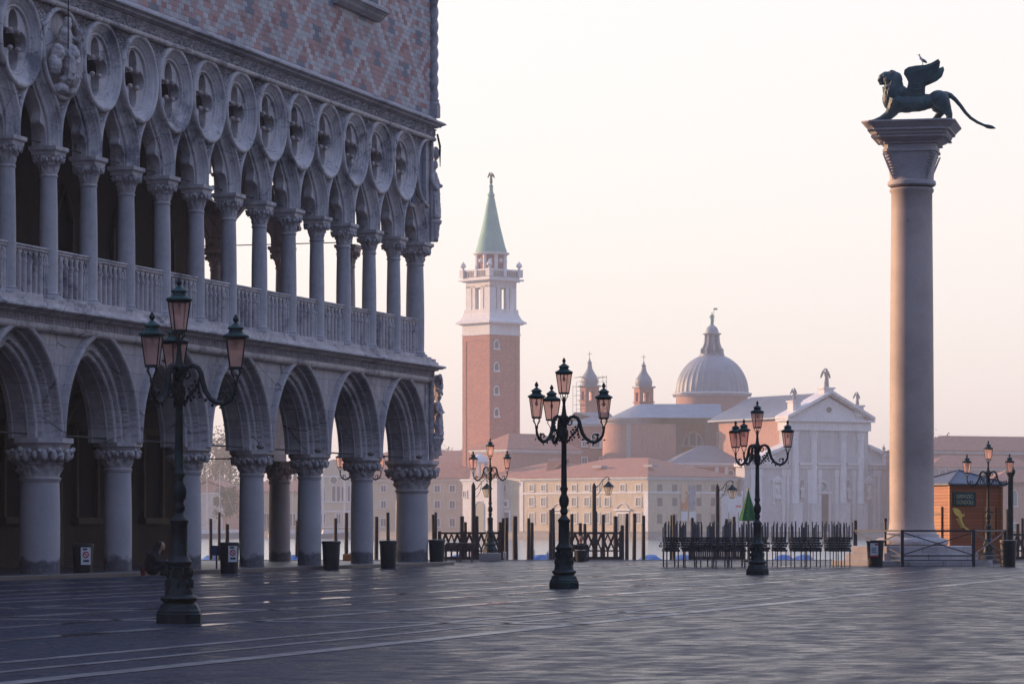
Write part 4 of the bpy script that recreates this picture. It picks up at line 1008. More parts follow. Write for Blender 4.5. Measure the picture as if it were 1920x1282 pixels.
# lower aisle / chapel in front with dark lead roof (px 1255-1480)
ai = sub(1392, 570, R(8)); zai = ai.z(868); m = MB()
m.box(ai.x(1255), ai.x(1410), 0, 9, 0, zai-.7); hobj(m, ai, 'aisle_wall', BRICK)
m = MB(); m.box(ai.x(1253), ai.x(1409), -.2, 9, zai-.7, zai-.3); m.box(ai.x(1252), ai.x(1410), -.5, 9, zai-.3, zai)
for k in range(46): x = ai.x(1255)+(k+.3)*(ai.x(1408)-ai.x(1255))/46; m.box(x, x+.18, -.4, -.2, zai-.55, zai-.3)
for px in (1344, 1362): m.box(ai.x(px)-.3, ai.x(px)+.3, -.1, 0, 0, zai-.7)
hobj(m, ai, 'aisle_cornice', WHITE)
m = MB(); V = [(ai.x(1252), -.5, zai), (ai.x(1482), -.5, zai), (ai.x(1484), 9, ai.z(833)), (ai.x(1330), 9, ai.z(833)), (ai.x(1252), 9, zai)]
m.add(V, [(0, 1, 2, 3), (0, 3, 4)]); hobj(m, ai, 'aisle_roof', stone('dark_lead', (.14, .15, .17), (.2, .2, .22), .4))
hopen(ai, 1369.5, 903, 882, .95, True)
# bell turrets with onion caps
for px, pt, pw, pd, Y in ((1105.5, 672, 725, 820, 612), (1207, 678, 727, 780, 604)):
    f = sub(px, Y, R(20)); hw = 1.38; m = MB()
    zt_, zc_ = f.z(pw), f.z(pw+26); m.box(-hw, hw, -hw, hw, f.z(880), zc_-.2); m.box(-hw-.2, hw+.2, -hw-.2, hw+.2, zc_-.2, zc_)
    for sx in (-1, 1):
        for sy in (-1, 1): a, b = sorted((sx*hw, sx*(hw-.75))); c2, d2 = sorted((sy*hw, sy*(hw-.75))); m.box(a, b, c2, d2, zc_, zt_-.9)
    m.box(-hw, hw, -hw, hw, zt_-.9, zt_); hobj(m, f, 'turret_shaft', BRICK)
    m = MB(); m.box(-hw-.3, hw+.3, -hw-.3, hw+.3, zt_-.05, zt_+.25); s_ = (f.z(pt)-zt_)/4.9
    m.lathe([(1.45, zt_+.25), (1.55, zt_+.5*s_), (1.62, zt_+1.1*s_), (1.4, zt_+1.8*s_), (.95, zt_+2.4*s_), (.55, zt_+3.1*s_), (.36, zt_+4*s_), (.48, zt_+4.15*s_), (.25, zt_+4.4*s_), (.1, zt_+4.9*s_)], 20)
    hobj(m, f, 'onion_cap', LEAD, 40)
    m = MB(); zz0 = zt_+4.8*s_; m.bar((0, 0, zz0), (0, 0, zz0+1.4), .05); m.bar((-.45, 0, zz0+.95), (.45, 0, zz0+.95), .04); hobj(m, f, 'cross', IRON)
# ---- white temple front
ff = sub(1555, 562, R(30)); Z = lambda py, x=0: ff.z(py, x)
m = MB()
xL, xR = ff.x(1480), ff.x(1628); wl, wr = ff.x(1398), ff.x(1712)
m.box(xL, xR, 0, 3, 0, Z(787)); m.box(wl, xL, .25, 3, 0, Z(878)); m.box(xR, wr, .25, 3, 0, Z(878))
for a, b, top in ((wl, xL, 1), (xR, wr, -1)):      # half gables of the aisles
    pl = [(a, Z(878)), (b, Z(878)), (b if top > 0 else a, Z(836))]; m.prism(pl, .3, 3)
hobj(m, ff, 'front_wall', stone('front_wall_stone', (.56, .53, .53), (.46, .44, .45), .35, .7, .15, streak=True))  # darker than the columns: relief shading put into the wall colour
m = MB()
px3 = [(xL-.7, Z(787)), (xR+.7, Z(787)), (0, Z(741))]
m.prism([(xL-.2, Z(787)), (xR+.2, Z(787)), (0, Z(745))], .15, 3)
for a, b in ((xL-.9, 0), (xR+.9, 0)):
    za, zb2 = Z(786), Z(737); m.loft([[(a, -.9, za), (a, 3, za), (a, 3, za+.5), (a, -.9, za+.5)], [(b, -.9, zb2), (b, 3, zb2), (b, 3, zb2+.5), (b, -.9, zb2+.5)]])
    for k in range(18): t = (k+.5)/18; x = a+(b-a)*t; z = za+(zb2-za)*t; m.box(x-.15, x+.15, -.6, -.1, z-.28, z)
m.box(xL-.35, xR+.35, -.35, 3, Z(807)+.0, Z(791)); m.box(xL-.85, xR+.85, -.85, 3, Z(790.5), Z(786.5))
for k in range(34): x = xL+(k+.3)*(xR-xL)/34; m.box(x, x+.22, -.62, -.35, Z(793.5), Z(790.5))
for a, b, q in ((wl-.4, xL-.1, 1), (wr+.4, xR+.1, -1)):
    za, zb2 = Z(876), Z(838); m.loft([[(a, -.35, za), (a, 3, za), (a, 3, za+.55), (a, -.35, za+.55)], [(b, -.35, zb2), (b, 3, zb2), (b, 3, zb2+.55), (b, -.35, zb2+.55)]])
    for k in range(14): t = (k+.5)/14; x = a+(b-a)*t; z = za+(zb2-za)*t; m.box(x-.12, x+.12, -.25, .2, z-.26, z)
    m.box(min(a, b), max(a, b), -.1, .4, Z(878), Z(872)); m.box(min(a, b)-.1, max(a, b), -.4, .4, Z(871.5), Z(868))
for a, b in ((1497, 1523), (1531, 1573), (1586, 1607)):
    m.box(ff.x(a), ff.x(b), -.25, 0, Z(878), Z(872)); m.box(ff.x(a), ff.x(b), -.5, 0, Z(871.5), Z(868))
    n = int((b-a)/3)
    for k in range(n): x = ff.x(a)+(k+.3)*(ff.x(b)-ff.x(a))/n; m.box(x, x+.13, -.4, -.25, Z(873.5), Z(871.5))
hobj(m, ff, 'pediment_and_cornices', WHITE)
m = MB()
for px in (1490, 1524.5, 1579.5, 1612.5):          # four giant half columns on pedestals
    x = ff.x(px); m.lathe([(.78, Z(944)), (.66, Z(941)), (.62, Z(860)), (.55, Z(826))], 20, c=(x, -.15)); m.box(x-.95, x+.95, -1.0, 0, 0, Z(945.5)); m.box(x-1.0, x+1.0, -1.05, 0, Z(945), Z(942.6))
    m.lathe([(.55, Z(826)), (.66, Z(822)), (.62, Z(819)), (.85, Z(812)), (.7, Z(811)), (.98, Z(808))], 12, c=(x, -.15), rf=lambda a, z: 1+.08*math.cos(a*8))
for px in (1412, 1426, 1470, 1478, 1516, 1536, 1568, 1600, 1640, 1648, 1690, 1702):        # small order
    x = ff.x(px); yy = .2 if (px < 1482 or px > 1630) else -.05
    m.box(x-.33, x+.33, yy-.2, yy+.1, Z(998), Z(893)); m.box(x-.42, x+.42, yy-.28, yy+.1, Z(893), Z(880)); m.box(x-.42, x+.42, yy-.28, yy+.1, 0, Z(990))
hobj(m, ff, 'columns', WHITE, 40)
# doorway, niches with statues, tablets
def fx(px): return ff.x(px)
m = MB(); m.box(fx(1532), fx(1552.5), -.06, .2, 0, Z(927)); hobj(m, ff, 'door', plain('dark_door', (.07, .075, .09), .6))
m = MB(); m.box(fx(1528), fx(1531.8), -.25, 0, 0, Z(925)); m.box(fx(1552.7), fx(1556.5), -.25, 0, 0, Z(925)); m.box(fx(1527), fx(1557.5), -.35, 0, Z(925), Z(921))
xm = fx(1542.3); m.tube([(xm+1.15*1.0*math.cos(a), -.1, Z(918)+1.45*math.sin(a)) for a in [PI*i/12 for i in range(13)]], .2, 5); hobj(m, ff, 'door_surround', WHITE)
m = MB()
for k in range(20): a = 2*PI*k/20; m.ell((xm+.5*math.cos(a), -.12, Z(911)+.62*math.sin(a)), .13, seg=6, rings=4)
hobj(m, ff, 'wreath', COPPER)
for px in (1503, 1590):
    x = fx(px); m = MB(); p = [(x-.5, Z(936)), (x+.5, Z(936))] + [(x+.5*math.cos(a), Z(904)+.5*math.sin(a)) for a in [PI*i/8 for i in range(9)]]
    m.prism(p, -.03, .1); n_ = hobj(m, ff, 'niche', plain('niche_shade', (.25, .245, .26), .8, var=.1))
    m = MB(); m.tube([(a, -.08, b) for a, b in p]+[(p[0][0], -.08, p[0][1])], .1, 4); m.obj('niche_frame', WHITE, n_)
    m = MB(); figure(m, x, -.25, Z(934), 2.3); m.obj('niche_statue', WHITE, n_, 60)
for px in (1459, 1630):
    x = fx(px); m = MB(); yy = .25
    m.box(x-1.05, x-.72, yy-.25, yy, Z(945), Z(905)); m.box(x+.72, x+1.05, yy-.25, yy, Z(945), Z(905)); m.box(x-1.2, x+1.2, yy-.3, yy, Z(905), Z(901))
    m.prism([(x-1.4, Z(901)), (x+1.4, Z(901)), (x, Z(892))], yy-.35, yy); m.box(x-.55, x+.55, yy-.12, yy, Z(938), Z(909)); m.ell((x, yy-.2, Z(920)), (.28, .2, .5)); m.box(x-.6, x+.6, yy-.35, yy, Z(935), Z(930)); hobj(m, ff, 'monument_tablet', WHITE)
m = MB(); xa, xb = fx(1538), fx(1567); 
m.tube([(xa, -.06, Z(816)), (xb, -.06, Z(816)), (xb, -.06, Z(856)), (xa, -.06, Z(856)), (xa, -.06, Z(816))], .1, 4); hobj(m, ff, 'framed_panel', WHITE)
m = MB(); m.lathe([(0, 0), (.5, 0), (.5, .1), (0, .1)], 16); o = hobj(m, ff, 'round_window', SHUT); o.rotation_euler = (PI/2, 0, ff.rz); o.location = Matrix.Rotation(ff.rz, 4, 'Z') @ Vector((fx(1555), .1, Z(768))) + Vector(ff.loc)
# statues on the front
for px, p0, p1, y0, hh in ((1553, 736, 726, 690, 1.0), (1493, 776, 752, 728, .8), (1611, 776, 758, 733, .8), (1661, 868, 851, 832, .7), (1444, 868, 856, 836, .7)):
    x = fx(px); m = MB(); m.box(x-hh, x+hh, -.2, 1.5, Z(p0+4), Z(p1)-.3); m.box(x-hh*1.25, x+hh*1.25, -.4, 1.7, Z(p1)-.3, Z(p1)); hobj(m, ff, 'statue_pedestal', WHITE)
    m = MB(); figure(m, x, .6, Z(p1), Z(y0)-Z(p1), 2 if px in (1553, 1611) else 1, wings=(px != 1661)); hobj(m, ff, 'roof_statue', stone('weathered_statue', (.36, .33, .31), (.22, .21, .21), 1), 60)
# nave roof piece running back from the front
m = MB(); gable(m, xL-.3, xR+.3, .5, 24, Z(786)+.05, Z(739)-Z(786), along='y', t=.2)
for k in range(26): y = 1+k*.9; m.tube([(xL-.6, y, Z(786)+.3), (0, y, Z(739)+.35)], .05, 4)
hobj(m, ff, 'front_roof', LEAD)
m = MB(); m.box(xL+.1, xR-.1, 3, 22, 0, Z(789)); hobj(m, ff, 'nave_side_wall', PINK)
# small white chapel gable with a notice board
cg = Fr('chapel_porch', 1392, 552, R(10), 'small white porch with a scrolled gable and arched door beside the church front', 'porch')
xa = cg.x(1352); zt = cg.z(932); MB().prism([(xa, 0), (0, 0), (0, zt), (xa*.3, zt+.4), (xa*.5, cg.z(909)), (xa*.7, zt+.4), (xa, zt)], 0, 4).obj('wall', WHITE, cg.o)
opening(cg.o, xa*.5-.4, 0, 0, cg.z(972), 1.5, arch=True, name='door')
m = MB()
for k in (0, .5, 1): m.lathe([(.2, 0), (.12, .3), (.25, .7), (.1, 1.1), (.02, 1.3)], 8, c=(xa*k, .3))
o = m.obj('finial', WHITE, cg.o); o.location = (0, 0, zt)
nb = Fr('notice_board', 1375.5, 549, R(10), 'white notice board with a red corner beside the chapel porch', 'notice board')
MB().box(-1.05, 1.05, -.04, .04, nb.z(960), nb.z(939)).obj('board', PAPER, nb.o); MB().box(.35, 1.3, -.07, -.045, nb.z(950.5), nb.z(947)).obj('red_label', plain('red_paint', (.5, .06, .06), .6), nb.o)
m = MB(); m.box(-.9, -.8, -.03, .03, 0, nb.z(960)); m.box(.8, .9, -.03, .03, 0, nb.z(960)); m.obj('post', IRON, nb.o)
# scaffolding round the left turret
sc_ = empty('scaffolding', ((1105.5-960)/F*612, 612, .4), R(20), 'thin pole scaffolding standing round the left bell turret', 'scaffolding')
m = MB(); zf = lambda py: zz(py, 612)-.4
for sx in (-2.6, -1.9, 1.9, 2.6):
    for sy in (-2.0, 2.0): m.bar((sx, sy, zf(810)), (sx, sy, zf(700 if sx > 0 else 712)-random.random()), .045, 4)
for k in range(9):
    z = zf(775)+k*.85
    for sx in (-1, 1): m.bar((sx*1.8, -2, z), (sx*2.8, -2, z), .04, 4); m.bar((sx*1.9, -2, z), (sx*1.9, 2, z), .04, 4); m.box(min(sx*1.9, sx*2.6), max(sx*1.9, sx*2.6), -2, 2, z-.05, z) if k % 2 == 0 else None
m.obj('poles', plain('scaffold_steel', (.25, .25, .26), .5), sc_)
# ---- buildings on the right behind the kiosk
Rr = Fr('long_right_range', 1940, 560, R(24), 'long low range with dark tiled roof filling the far shore on the right', 'building')
xa = Rr.x(1741); zt = Rr.z(847)
MB().box(xa, 14, 0, 14, 0, zt-.5).obj('wall', PINK, Rr.o); m = MB(); cornice(m, xa, 14, 0, 14, zt, .35, .5); m.obj('eaves_cornice', WHITE, Rr.o); m = MB(); hip(m, xa, 14, 0, 14, zt+.02, 2.8); m.obj('roof', TILE, Rr.o)
R2 = Fr('lower_right_block', 1830, 545, R(20), 'lower grey-pink block with a hipped brown roof, in front of the long right range', 'building')
xa = R2.x(1745); xb = R2.x(1960); zt = R2.z(877)
MB().box(xa, xb, 0, 10, 0, zt-.3).obj('wall', stone('pale_pink_render', (.42, .34, .32), (.36, .30, .29), .3), R2.o); m = MB(); cornice(m, xa, xb, 0, 10, zt, .3, .35); m.obj('eaves_cornice', WHITE, R2.o); m = MB(); hip(m, xa, xb, 0, 10, zt+.02, 2.2); m.obj('roof', TILE, R2.o)
for px in (1767, 1792): opening(R2.o, R2.x(px), 0, R2.z(891), R2.z(882), .9, pane=SHUT2)
R3 = Fr('pink_house', 1925, 520, R(12), 'pink house with green-shuttered arched window at the right edge', 'house')
xa = R3.x(1858); xb = R3.x(1990); zt = R3.z(905)
MB().box(xa, xb, 0, 9, 0, zt).obj('wall', PINK, R3.o); m = MB(); hip(m, xa, xb, 0, 9, zt+.02, 2.2); m.obj('roof', TILE, R3.o)
GS_ = plain('green_shutter', (.12, .22, .20), .6)
opening(R3.o, R3.x(1901), 0, R3.z(948), R3.z(920), 1.0, arch=True, pane=GS_); opening(R3.o, R3.x(1901), 0, R3.z(992), R3.z(981), 1.1, pane=GS_, name='lower_window')
# ---- trees
LEAFS = {}
def foliage(name, c): 
    if name not in LEAFS:
        g = G(name); o = g.n('ShaderNodeObjectInfo'); v = g.coord(True); n = g.noise(v, 1.2, 3)
        g.base(g.mix(g.ramp(n, .3, .7), c4([q*.55 for q in c]), c4([q*1.35 for q in c])), .7, .2)
        LEAFS[name] = g.m
    return LEAFS[name]
BARK = plain('bark', (.09, .07, .06), .9)
def tree(px, Y, zb, h, spread, mat, label, nleaf=1600, ls=.22, seed=1, bare=.0, group=None):
    rng = random.Random(seed); x = (px-960)/F*Y
    r = empty('tree', (x, Y, zb), 0, label, 'tree', group)
    m = MB(); tips = []
    m.tube([(0, 0, 0), (.1, 0, h*.25), (-.05, .1, h*.5), (.05, 0, h*.8)], [h*.028, h*.022, h*.016, h*.006], 7)
    nb_ = 15
    for k in range(nb_):
        t = .28+.6*k/nb_; a = rng.uniform(0, 2*PI); L_ = spread*(1.05-.6*abs(t-.5))*rng.uniform(.7, 1.05); z = h*t
        p1 = (L_*.5*math.cos(a), L_*.5*math.sin(a), z+L_*.30); p2 = (L_*math.cos(a+.2), L_*math.sin(a+.2), z+L_*.55)
        m.tube([(0, 0, z), p1, p2], [h*.010, h*.006, h*.002], 5); tips += [p1, p2]
        for j in range(3):
            b = a+rng.uniform(-1, 1); q = (p1[0]+L_*.45*math.cos(b), p1[1]+L_*.45*math.sin(b), p1[2]+L_*rng.uniform(-.05, .5)); m.tube([p1, q], [h*.004, h*.0015], 4); tips.append(q)
    m.obj('trunk', BARK, r)
    c = MB()
    for k in range(nleaf):
        p = rng.choice(tips); s = spread*.22
        q = Vector((rng.gauss(p[0], s), rng.gauss(p[1], s), rng.gauss(p[2], s*.8)))
        u = Vector((rng.gauss(0, 1), rng.gauss(0, 1), rng.gauss(0, 1))).normalized(); v = u.orthogonal().normalized(); s2 = ls*rng.uniform(.6, 1.3)
        c.add([tuple(q+u*s2), tuple(q+v*s2*.7), tuple(q-u*s2), tuple(q-v*s2*.7)], [(0, 1, 2, 3)])
    c.obj('crown', mat, r)
    return r
SPR = foliage('spring_leaves', (.19, .20, .10)); DKG = foliage('dark_leaves', (.05, .085, .05)); DRY = foliage('budding_twigs', (.16, .14, .085))
for i, (px, Y, h, sp, mt, lb, nl) in enumerate((
    (847, 680, 17.0, 3.6, SPR, 'pale green tree rising between the palace corner and the bell tower', 2600), (836, 690, 15.5, 3.2, SPR, 'smaller pale green tree half behind the palace corner', 1800),
    (383, 690, 20, 5.5, DRY, 'sparse budding tree, leftmost through the palace arcade', 1500), (405, 680, 22, 5.5, DRY, 'tall sparse tree in the middle of the arcade opening', 1700), (432, 690, 19, 5, DRY, 'sparse tree behind the column right of the shed', 1500),
    (551, 690, 15, 5, DRY, 'sparse tree seen through the narrow gap beside the sunlit column', 1200),
    (1785, 600, 17.6, 3.4, DKG, 'round dark green treetop above the long right roof', 2600), (1766, 604, 16.3, 3.0, DKG, 'small dark green treetop next to the granite column', 1500), (1803, 602, 16.6, 2.8, DKG, 'low green treetop at the right end of the tree clump', 1500))):
    tree(px, Y, .4, h, sp, mt, lb, nl, .26, 20+i)
t = tree(423, 618, .4, 8.6, 2.0, DKG, 'dark green bushy tree in front of the red boat shed', 1600, .24, 40)
# ---------------------------------------------------------------- street lamps
LM = stone('lamp_cast_iron', (.012, .02, .024), (.006, .010, .014), 2.2, .5, .3, spec=.25, third=(.012, .045, .045))
VERD = stone('verdigris_roof', (.02, .07, .068), (.008, .02, .024), 3, .5, .2, spec=.25)
def glassmat(name, c, tr=.55):
    g = G(name); t = g.n('ShaderNodeBsdfTransparent'); t.inputs[0].default_value = c4(c); l = g.n('ShaderNodeBsdfTranslucent'); l.inputs[0].default_value = c4([q*.9 for q in c])
    gl = g.n('ShaderNodeBsdfGlossy'); gl.inputs['Roughness'].default_value = .15; m1 = g.n('ShaderNodeMixShader'); m2 = g.n('ShaderNodeMixShader')
    m1.inputs[0].default_value = 1-tr; g.t.links.new(t.outputs[0], m1.inputs[1]); g.t.links.new(l.outputs[0], m1.inputs[2])
    m2.inputs[0].default_value = .05; g.t.links.new(m1.outputs[0], m2.inputs[1]); g.t.links.new(gl.outputs[0], m2.inputs[2]); g.t.links.new(m2.outputs[0], g.o.inputs[0]); return g.m
PG = glassmat('pink_glass', (.95, .74, .69), .6); CGL = glassmat('clear_glass', (.85, .80, .72), .7)
BULB = plain('frosted_bulb', (.55, .50, .48), .4, var=.05)
lz_ = lambda y: (1240-y)*.003362
def lantern(parent, loc, rz, name='lantern', gl=PG, s=1):
    m = MB(); b0, t0, h = .068, .108, .345
    m.lathe([(b0*1.5, -.02), (b0*1.55, .0), (b0*1.42, .012)], 4, rot=PI/4)
    for i in range(4):
        a = PI/4+i*PI/2; m.bar((b0*1.42*math.cos(a), b0*1.42*math.sin(a), 0), (t0*1.42*math.cos(a), t0*1.42*math.sin(a), h), .0085, 5)
    m.lathe([(t0*1.36, h-.015), (t0*1.5, h), (t0*1.5, h+.02)], 4, rot=PI/4)
    m.bar((0, 0, h), (0, 0, h-.08), .012, 6)
    for i in range(4):
        a = PI/4+i*PI/2; c_, s_ = math.cos(a), math.sin(a)
        m.tube([(b0*.9*c_, b0*.9*s_, -.015), (b0*1.1*c_, b0*1.1*s_, -.06), (.03*c_, .03*s_, -.12), (.02*c_, .02*s_, -.17)], .008, 5)
    m.lathe([(.018, -.2), (.03, -.185), (.028, -.16), (.014, -.14)], 8)
    m.lathe([(.012, h+.185), (.03, h+.205), (.036, h+.23), (.02, h+.262), (.006, h+.285)], 8)
    f = m.obj(name, LM, parent, 35, loc=loc); f.rotation_euler = (0, 0, rz)
    m = MB(); m.lathe([(.152, h+.008), (.162, h+.022), (.152, h+.04), (.12, h+.052), (.085, h+.075), (.078, h+.105), (.098, h+.115), (.095, h+.13), (.05, h+.16), (.02, h+.185), (.0, h+.19)], 16)
    m.obj('lantern_roof', VERD, f, 35)
    m = MB()
    for i in range(4):
        a, b = PI/4+i*PI/2, PI/4+(i+1)*PI/2; k0, k1 = b0*1.40, t0*1.40
        m.add([(k0*math.cos(a), k0*math.sin(a), .01), (k0*math.cos(b), k0*math.sin(b), .01), (k1*math.cos(b), k1*math.sin(b), h-.01), (k1*math.cos(a), k1*math.sin(a), h-.01)], [(0, 1, 2, 3)])
    m.obj('glass', gl, f); m = MB(); m.ell((0, 0, h-.1), (.028, .028, .04), seg=8, rings=6); m.obj('bulb', BULB, f, 60)
    return f
def make_lamp():
    r = empty('street_lamp', (0, 0, 0), 0)
    P_ = [(84, 1240), (84, 1207), (80, 1203), (80, 1196), (74, 1190), (72, 1182), (66, 1172), (56, 1166), (66, 1158), (70, 1152), (66, 1145), (52, 1138), (46, 1120), (42, 1085), (38, 1050), (42, 1044), (41, 1038), (46, 1030), (46, 1022), (40, 1016), (36, 1010), (30, 1000), (29, 890), (33, 884), (33, 876), (28, 870), (20, 862), (14, 850), (20, 838), (21, 826), (17, 818), (16, 810), (23, 795), (26, 775), (24, 758), (16, 742), (15, 730), (21, 715), (21, 708), (17, 702), (16, 690), (14.5, 600), (13.5, 470), (17, 462), (17, 400), (15, 380), (18, 372), (18, 335), (15, 322), (11, 300), (8, 270), (5, 250), (12, 246), (12, 240), (5, 236), (4, 222)]
    m = MB(); m.lathe([(a*.003362, lz_(b)) for a, b in P_[:13]], 8, rot=PI/8)
    m.lathe([(a*.003362, lz_(b)) for a, b in P_[11:]], 20, rf=lambda a, z: 1+(.06*math.cos(a*8) if z > .35 and z < .62 else 0)+(.08*math.sin(a*4+z*14) if z > lz_(800) and z < lz_(750) else 0))
    for k in range(40):
        a = random.uniform(0, 2*PI); z = random.uniform(lz_(462), lz_(335)); m.ell((.06*math.cos(a), .06*math.sin(a), z), (.022, .022, .04), seg=6, rings=4)
    for k in range(16):
        a = 2*PI*k/8+(k//8)*.4; z = lz_(1100 if k < 8 else 1060); m.ell((.15*math.cos(a), .15*math.sin(a), z), (.025, .025, .06), seg=6, rings=4)
    m.obj('post', LM, r, 35)
    lantern(r, (0, 0, lz_(205)+.0), .35)
    return r
def arm_mesh():
    m = MB(); k = .003362; X = lambda x: (x-272)*k
    pts = [(288, 372), (292, 350), (305, 334), (325, 328), (345, 338), (356, 360), (362, 390), (372, 420), (390, 446), (415, 462), (442, 466), (466, 452), (480, 432), (486, 412), (487, 396)]
    m.tube([(X(a), 0, lz_(b)) for a, b in pts], [.030, .028, .028, .030, .032, .034, .034, .034, .032, .030, .028, .026, .024, .022, .02], 8)
    sp = [(X(436)+(.075-.0045*i)*math.cos(i*.45-1.2), 0, lz_(438)+(.075-.0045*i)*math.sin(i*.45-1.2)) for i in range(15)]
    m.tube(sp, [.018-.0007*i for i in range(15)], 6)
    sp = [(X(300)+(.06-.0035*i)*math.cos(-i*.5+1.2), 0, lz_(362)+(.06-.0035*i)*math.sin(-i*.5+1.2)) for i in range(14)]
    m.tube(sp, .014, 6)
    for a, b, r_ in ((340, 400, .03), (330, 415, .025), (318, 425, .03), (306, 440, .025), (350, 380, .028), (335, 385, .02), (322, 400, .022), (310, 410, .02), (345, 425, .018), (352, 440, .016), (300, 455, .022), (455, 425, .02), (400, 470, .02), (430, 478, .016), (375, 452, .02), (490, 455, .016), (328, 440, .02), (316, 452, .018)):
        m.ell((X(a), random.uniform(-.02, .02), lz_(b)), (r_, r_*.6, r_*1.2), Matrix.Rotation(random.uniform(-1, 1), 3, 'Y'), seg=6, rings=5)
    m.tube([(X(300), 0, lz_(450)), (X(325), 0, lz_(425)), (X(345), 0, lz_(400)), (X(350), 0, lz_(365))], .012, 5)
    m.tube([(X(345), 0, lz_(395)), (X(350), 0, lz_(420)), (X(360), 0, lz_(445))], [.016, .012, .005], 5)
    return m
LAMP = make_lamp(); LAN0 = [c for c in children(LAMP) if c.name.startswith('lantern')][0]
ARM0 = arm_mesh().obj('arm', LM, None, 40)
def lamp(Y, px, base_z, sc, angs, label, first=False, head=None):
    r = LAMP if first else copy_tree(BARE)
    r.location = ((px-960)/F*Y, Y, base_z); r.scale = (sc,)*3
    meta(r, label, 'street lamp', 'branched street lamps on the piazzetta')
    for a in angs:
        a = R(a); o = inst(ARM0, r, (0, 0, 0), a)
        l = copy_tree(LAN0, r, ((487-272)*.003362*math.cos(a), (487-272)*.003362*math.sin(a), lz_(396)+.2-.01), .2+a*.3)
    return r
BARE = copy_tree(LAMP)
lamp(37.28, 336, 0, .963, (-17, 100, 250), 'tall branched iron street lamp nearest the viewer, standing in front of the palace arches', True)
lamp(58.35, 1057.5, 0, 1.007, (-13, 107, 227), 'tall branched iron street lamp in the middle of the square, with four pink lanterns')
lamp(75.4, 1420, 0, .98, (3, 131, 240), 'tall branched iron street lamp in front of the stacked walkway platforms')
lamp(106.4, 919, .27, .91, (-32, 148), 'green street lamp on a stone pedestal at the water edge')
lamp(106.8, 676, .25, .93, (-2, 178), 'street lamp half hidden behind a palace column, its lantern showing in the arch')
lamp(101.4, 1853, .0, .925, (-18, 162), 'green street lamp with two arms in front of the wooden kiosk')
for o in list(children(BARE)):
    for c in children(o): bpy.data.objects.remove(c)
    bpy.data.objects.remove(o)
bpy.data.objects.remove(BARE); bpy.data.objects.remove(ARM0)
PB = stone('pedestal_stone', (.36, .33, .32), (.27, .25, .25), 1.5, .7, .2)
for px, Y, lb in ((919, 106.4, 'pale stone pedestal block under the green waterside lamp'), (676, 106.8, 'stone pedestal block of the lamp behind the palace column')):
    m = MB(); m.box(-.36, .36, -.36, .36, 0, .262, b=.015); m.obj('lamp_pedestal', PB, None, loc=at(px, Y), label=lb, cat='pedestal')
# posts with one bracket lantern over the landing stages
WOODD = stone('dark_wet_wood', (.045, .032, .034), (.022, .017, .022), 3, .65, .4, spec=.35, streak=True)
def bracket_lamp(px, Y, ytop, pxl, ylan, label):
    sg = 1; s = Y/F; h = zz(ytop, Y); r = empty('post_lamp', at(px, Y, -1.4), 0, label, 'post lamp', 'single-lantern posts at the landing stages')
    m = MB(); m.tube([(0, 0, 0), (0, 0, h+1.4-.12), (0, 0, h+1.4)], [.085, .075, .02], 10); m.obj('post', WOODD, r, 40)
    L_ = (pxl-px)*s; zt = zz(ylan, Y)+1.4+.30
    m = MB(); m.tube([(0, 0, zt-.28), (L_*.35, 0, zt-.16), (L_*.6, 0, zt+.03), (L_*.85, 0, zt+.12), (L_, 0, zt+.10), (L_*1.1, 0, zt+.02)], .014, 6)
    m.tube([(0, 0, zt-.5), (L_*.25, 0, zt-.48), (L_*.5, 0, zt-.3), (L_*.62, 0, zt)], .010, 6); m.bar((L_, 0, zt+.10), (L_, 0, zt-.01), .01); m.obj('bracket', LM, r, 40)
    m = MB(); m.lathe([(.20, zt-.22), (.19, zt-.19), (.09, zt-.10), (.05, zt-.06), (.03, zt-.02)], 8, c=(L_, 0)); m.lathe([(.085, zt-.50), (.09, zt-.48)], 4, c=(L_, 0), rot=.4)
    for i in range(4): a = .4+i*PI/2; m.bar((L_+.085*math.cos(a), .085*math.sin(a), zt-.49), (L_+.175*math.cos(a), .175*math.sin(a), zt-.21), .009, 5)
    f = m.obj('lantern', LM, r, 40)
    m = MB()
    for i in range(4):
        a, b = .4+i*PI/2, .4+(i+1)*PI/2
        m.add([(L_+.083*math.cos(a), .083*math.sin(a), zt-.48), (L_+.083*math.cos(b), .083*math.sin(b), zt-.48), (L_+.172*math.cos(b), .172*math.sin(b), zt-.22), (L_+.172*math.cos(a), .172*math.sin(a), zt-.22)], [(0, 1, 2, 3)])
    m.obj('glass', CGL, f)
bracket_lamp(887.5, 112, 904, 913, 921, 'dark post with one hanging lantern left of the green waterside lamp')
bracket_lamp(1114, 112, 905, 1141, 917, 'dark post with one hanging lantern right of the central lamp')
bracket_lamp(1345, 112, 907, 1373, 923, 'dark post with one hanging lantern before the harbour building banners')
m = MB(); m.tube([(0, 0, 0), (0, 0, 3.35)], .085, 10); m.lathe([(.09, 3.0), (.15, 3.12), (.15, 3.2), (.09, 3.3)], 10)
m.obj('dark_pole', LM, None, 40, loc=at(1895, 103.2, -.3), label='thick black pole beside the kiosk lamp at the right edge', cat='pole')

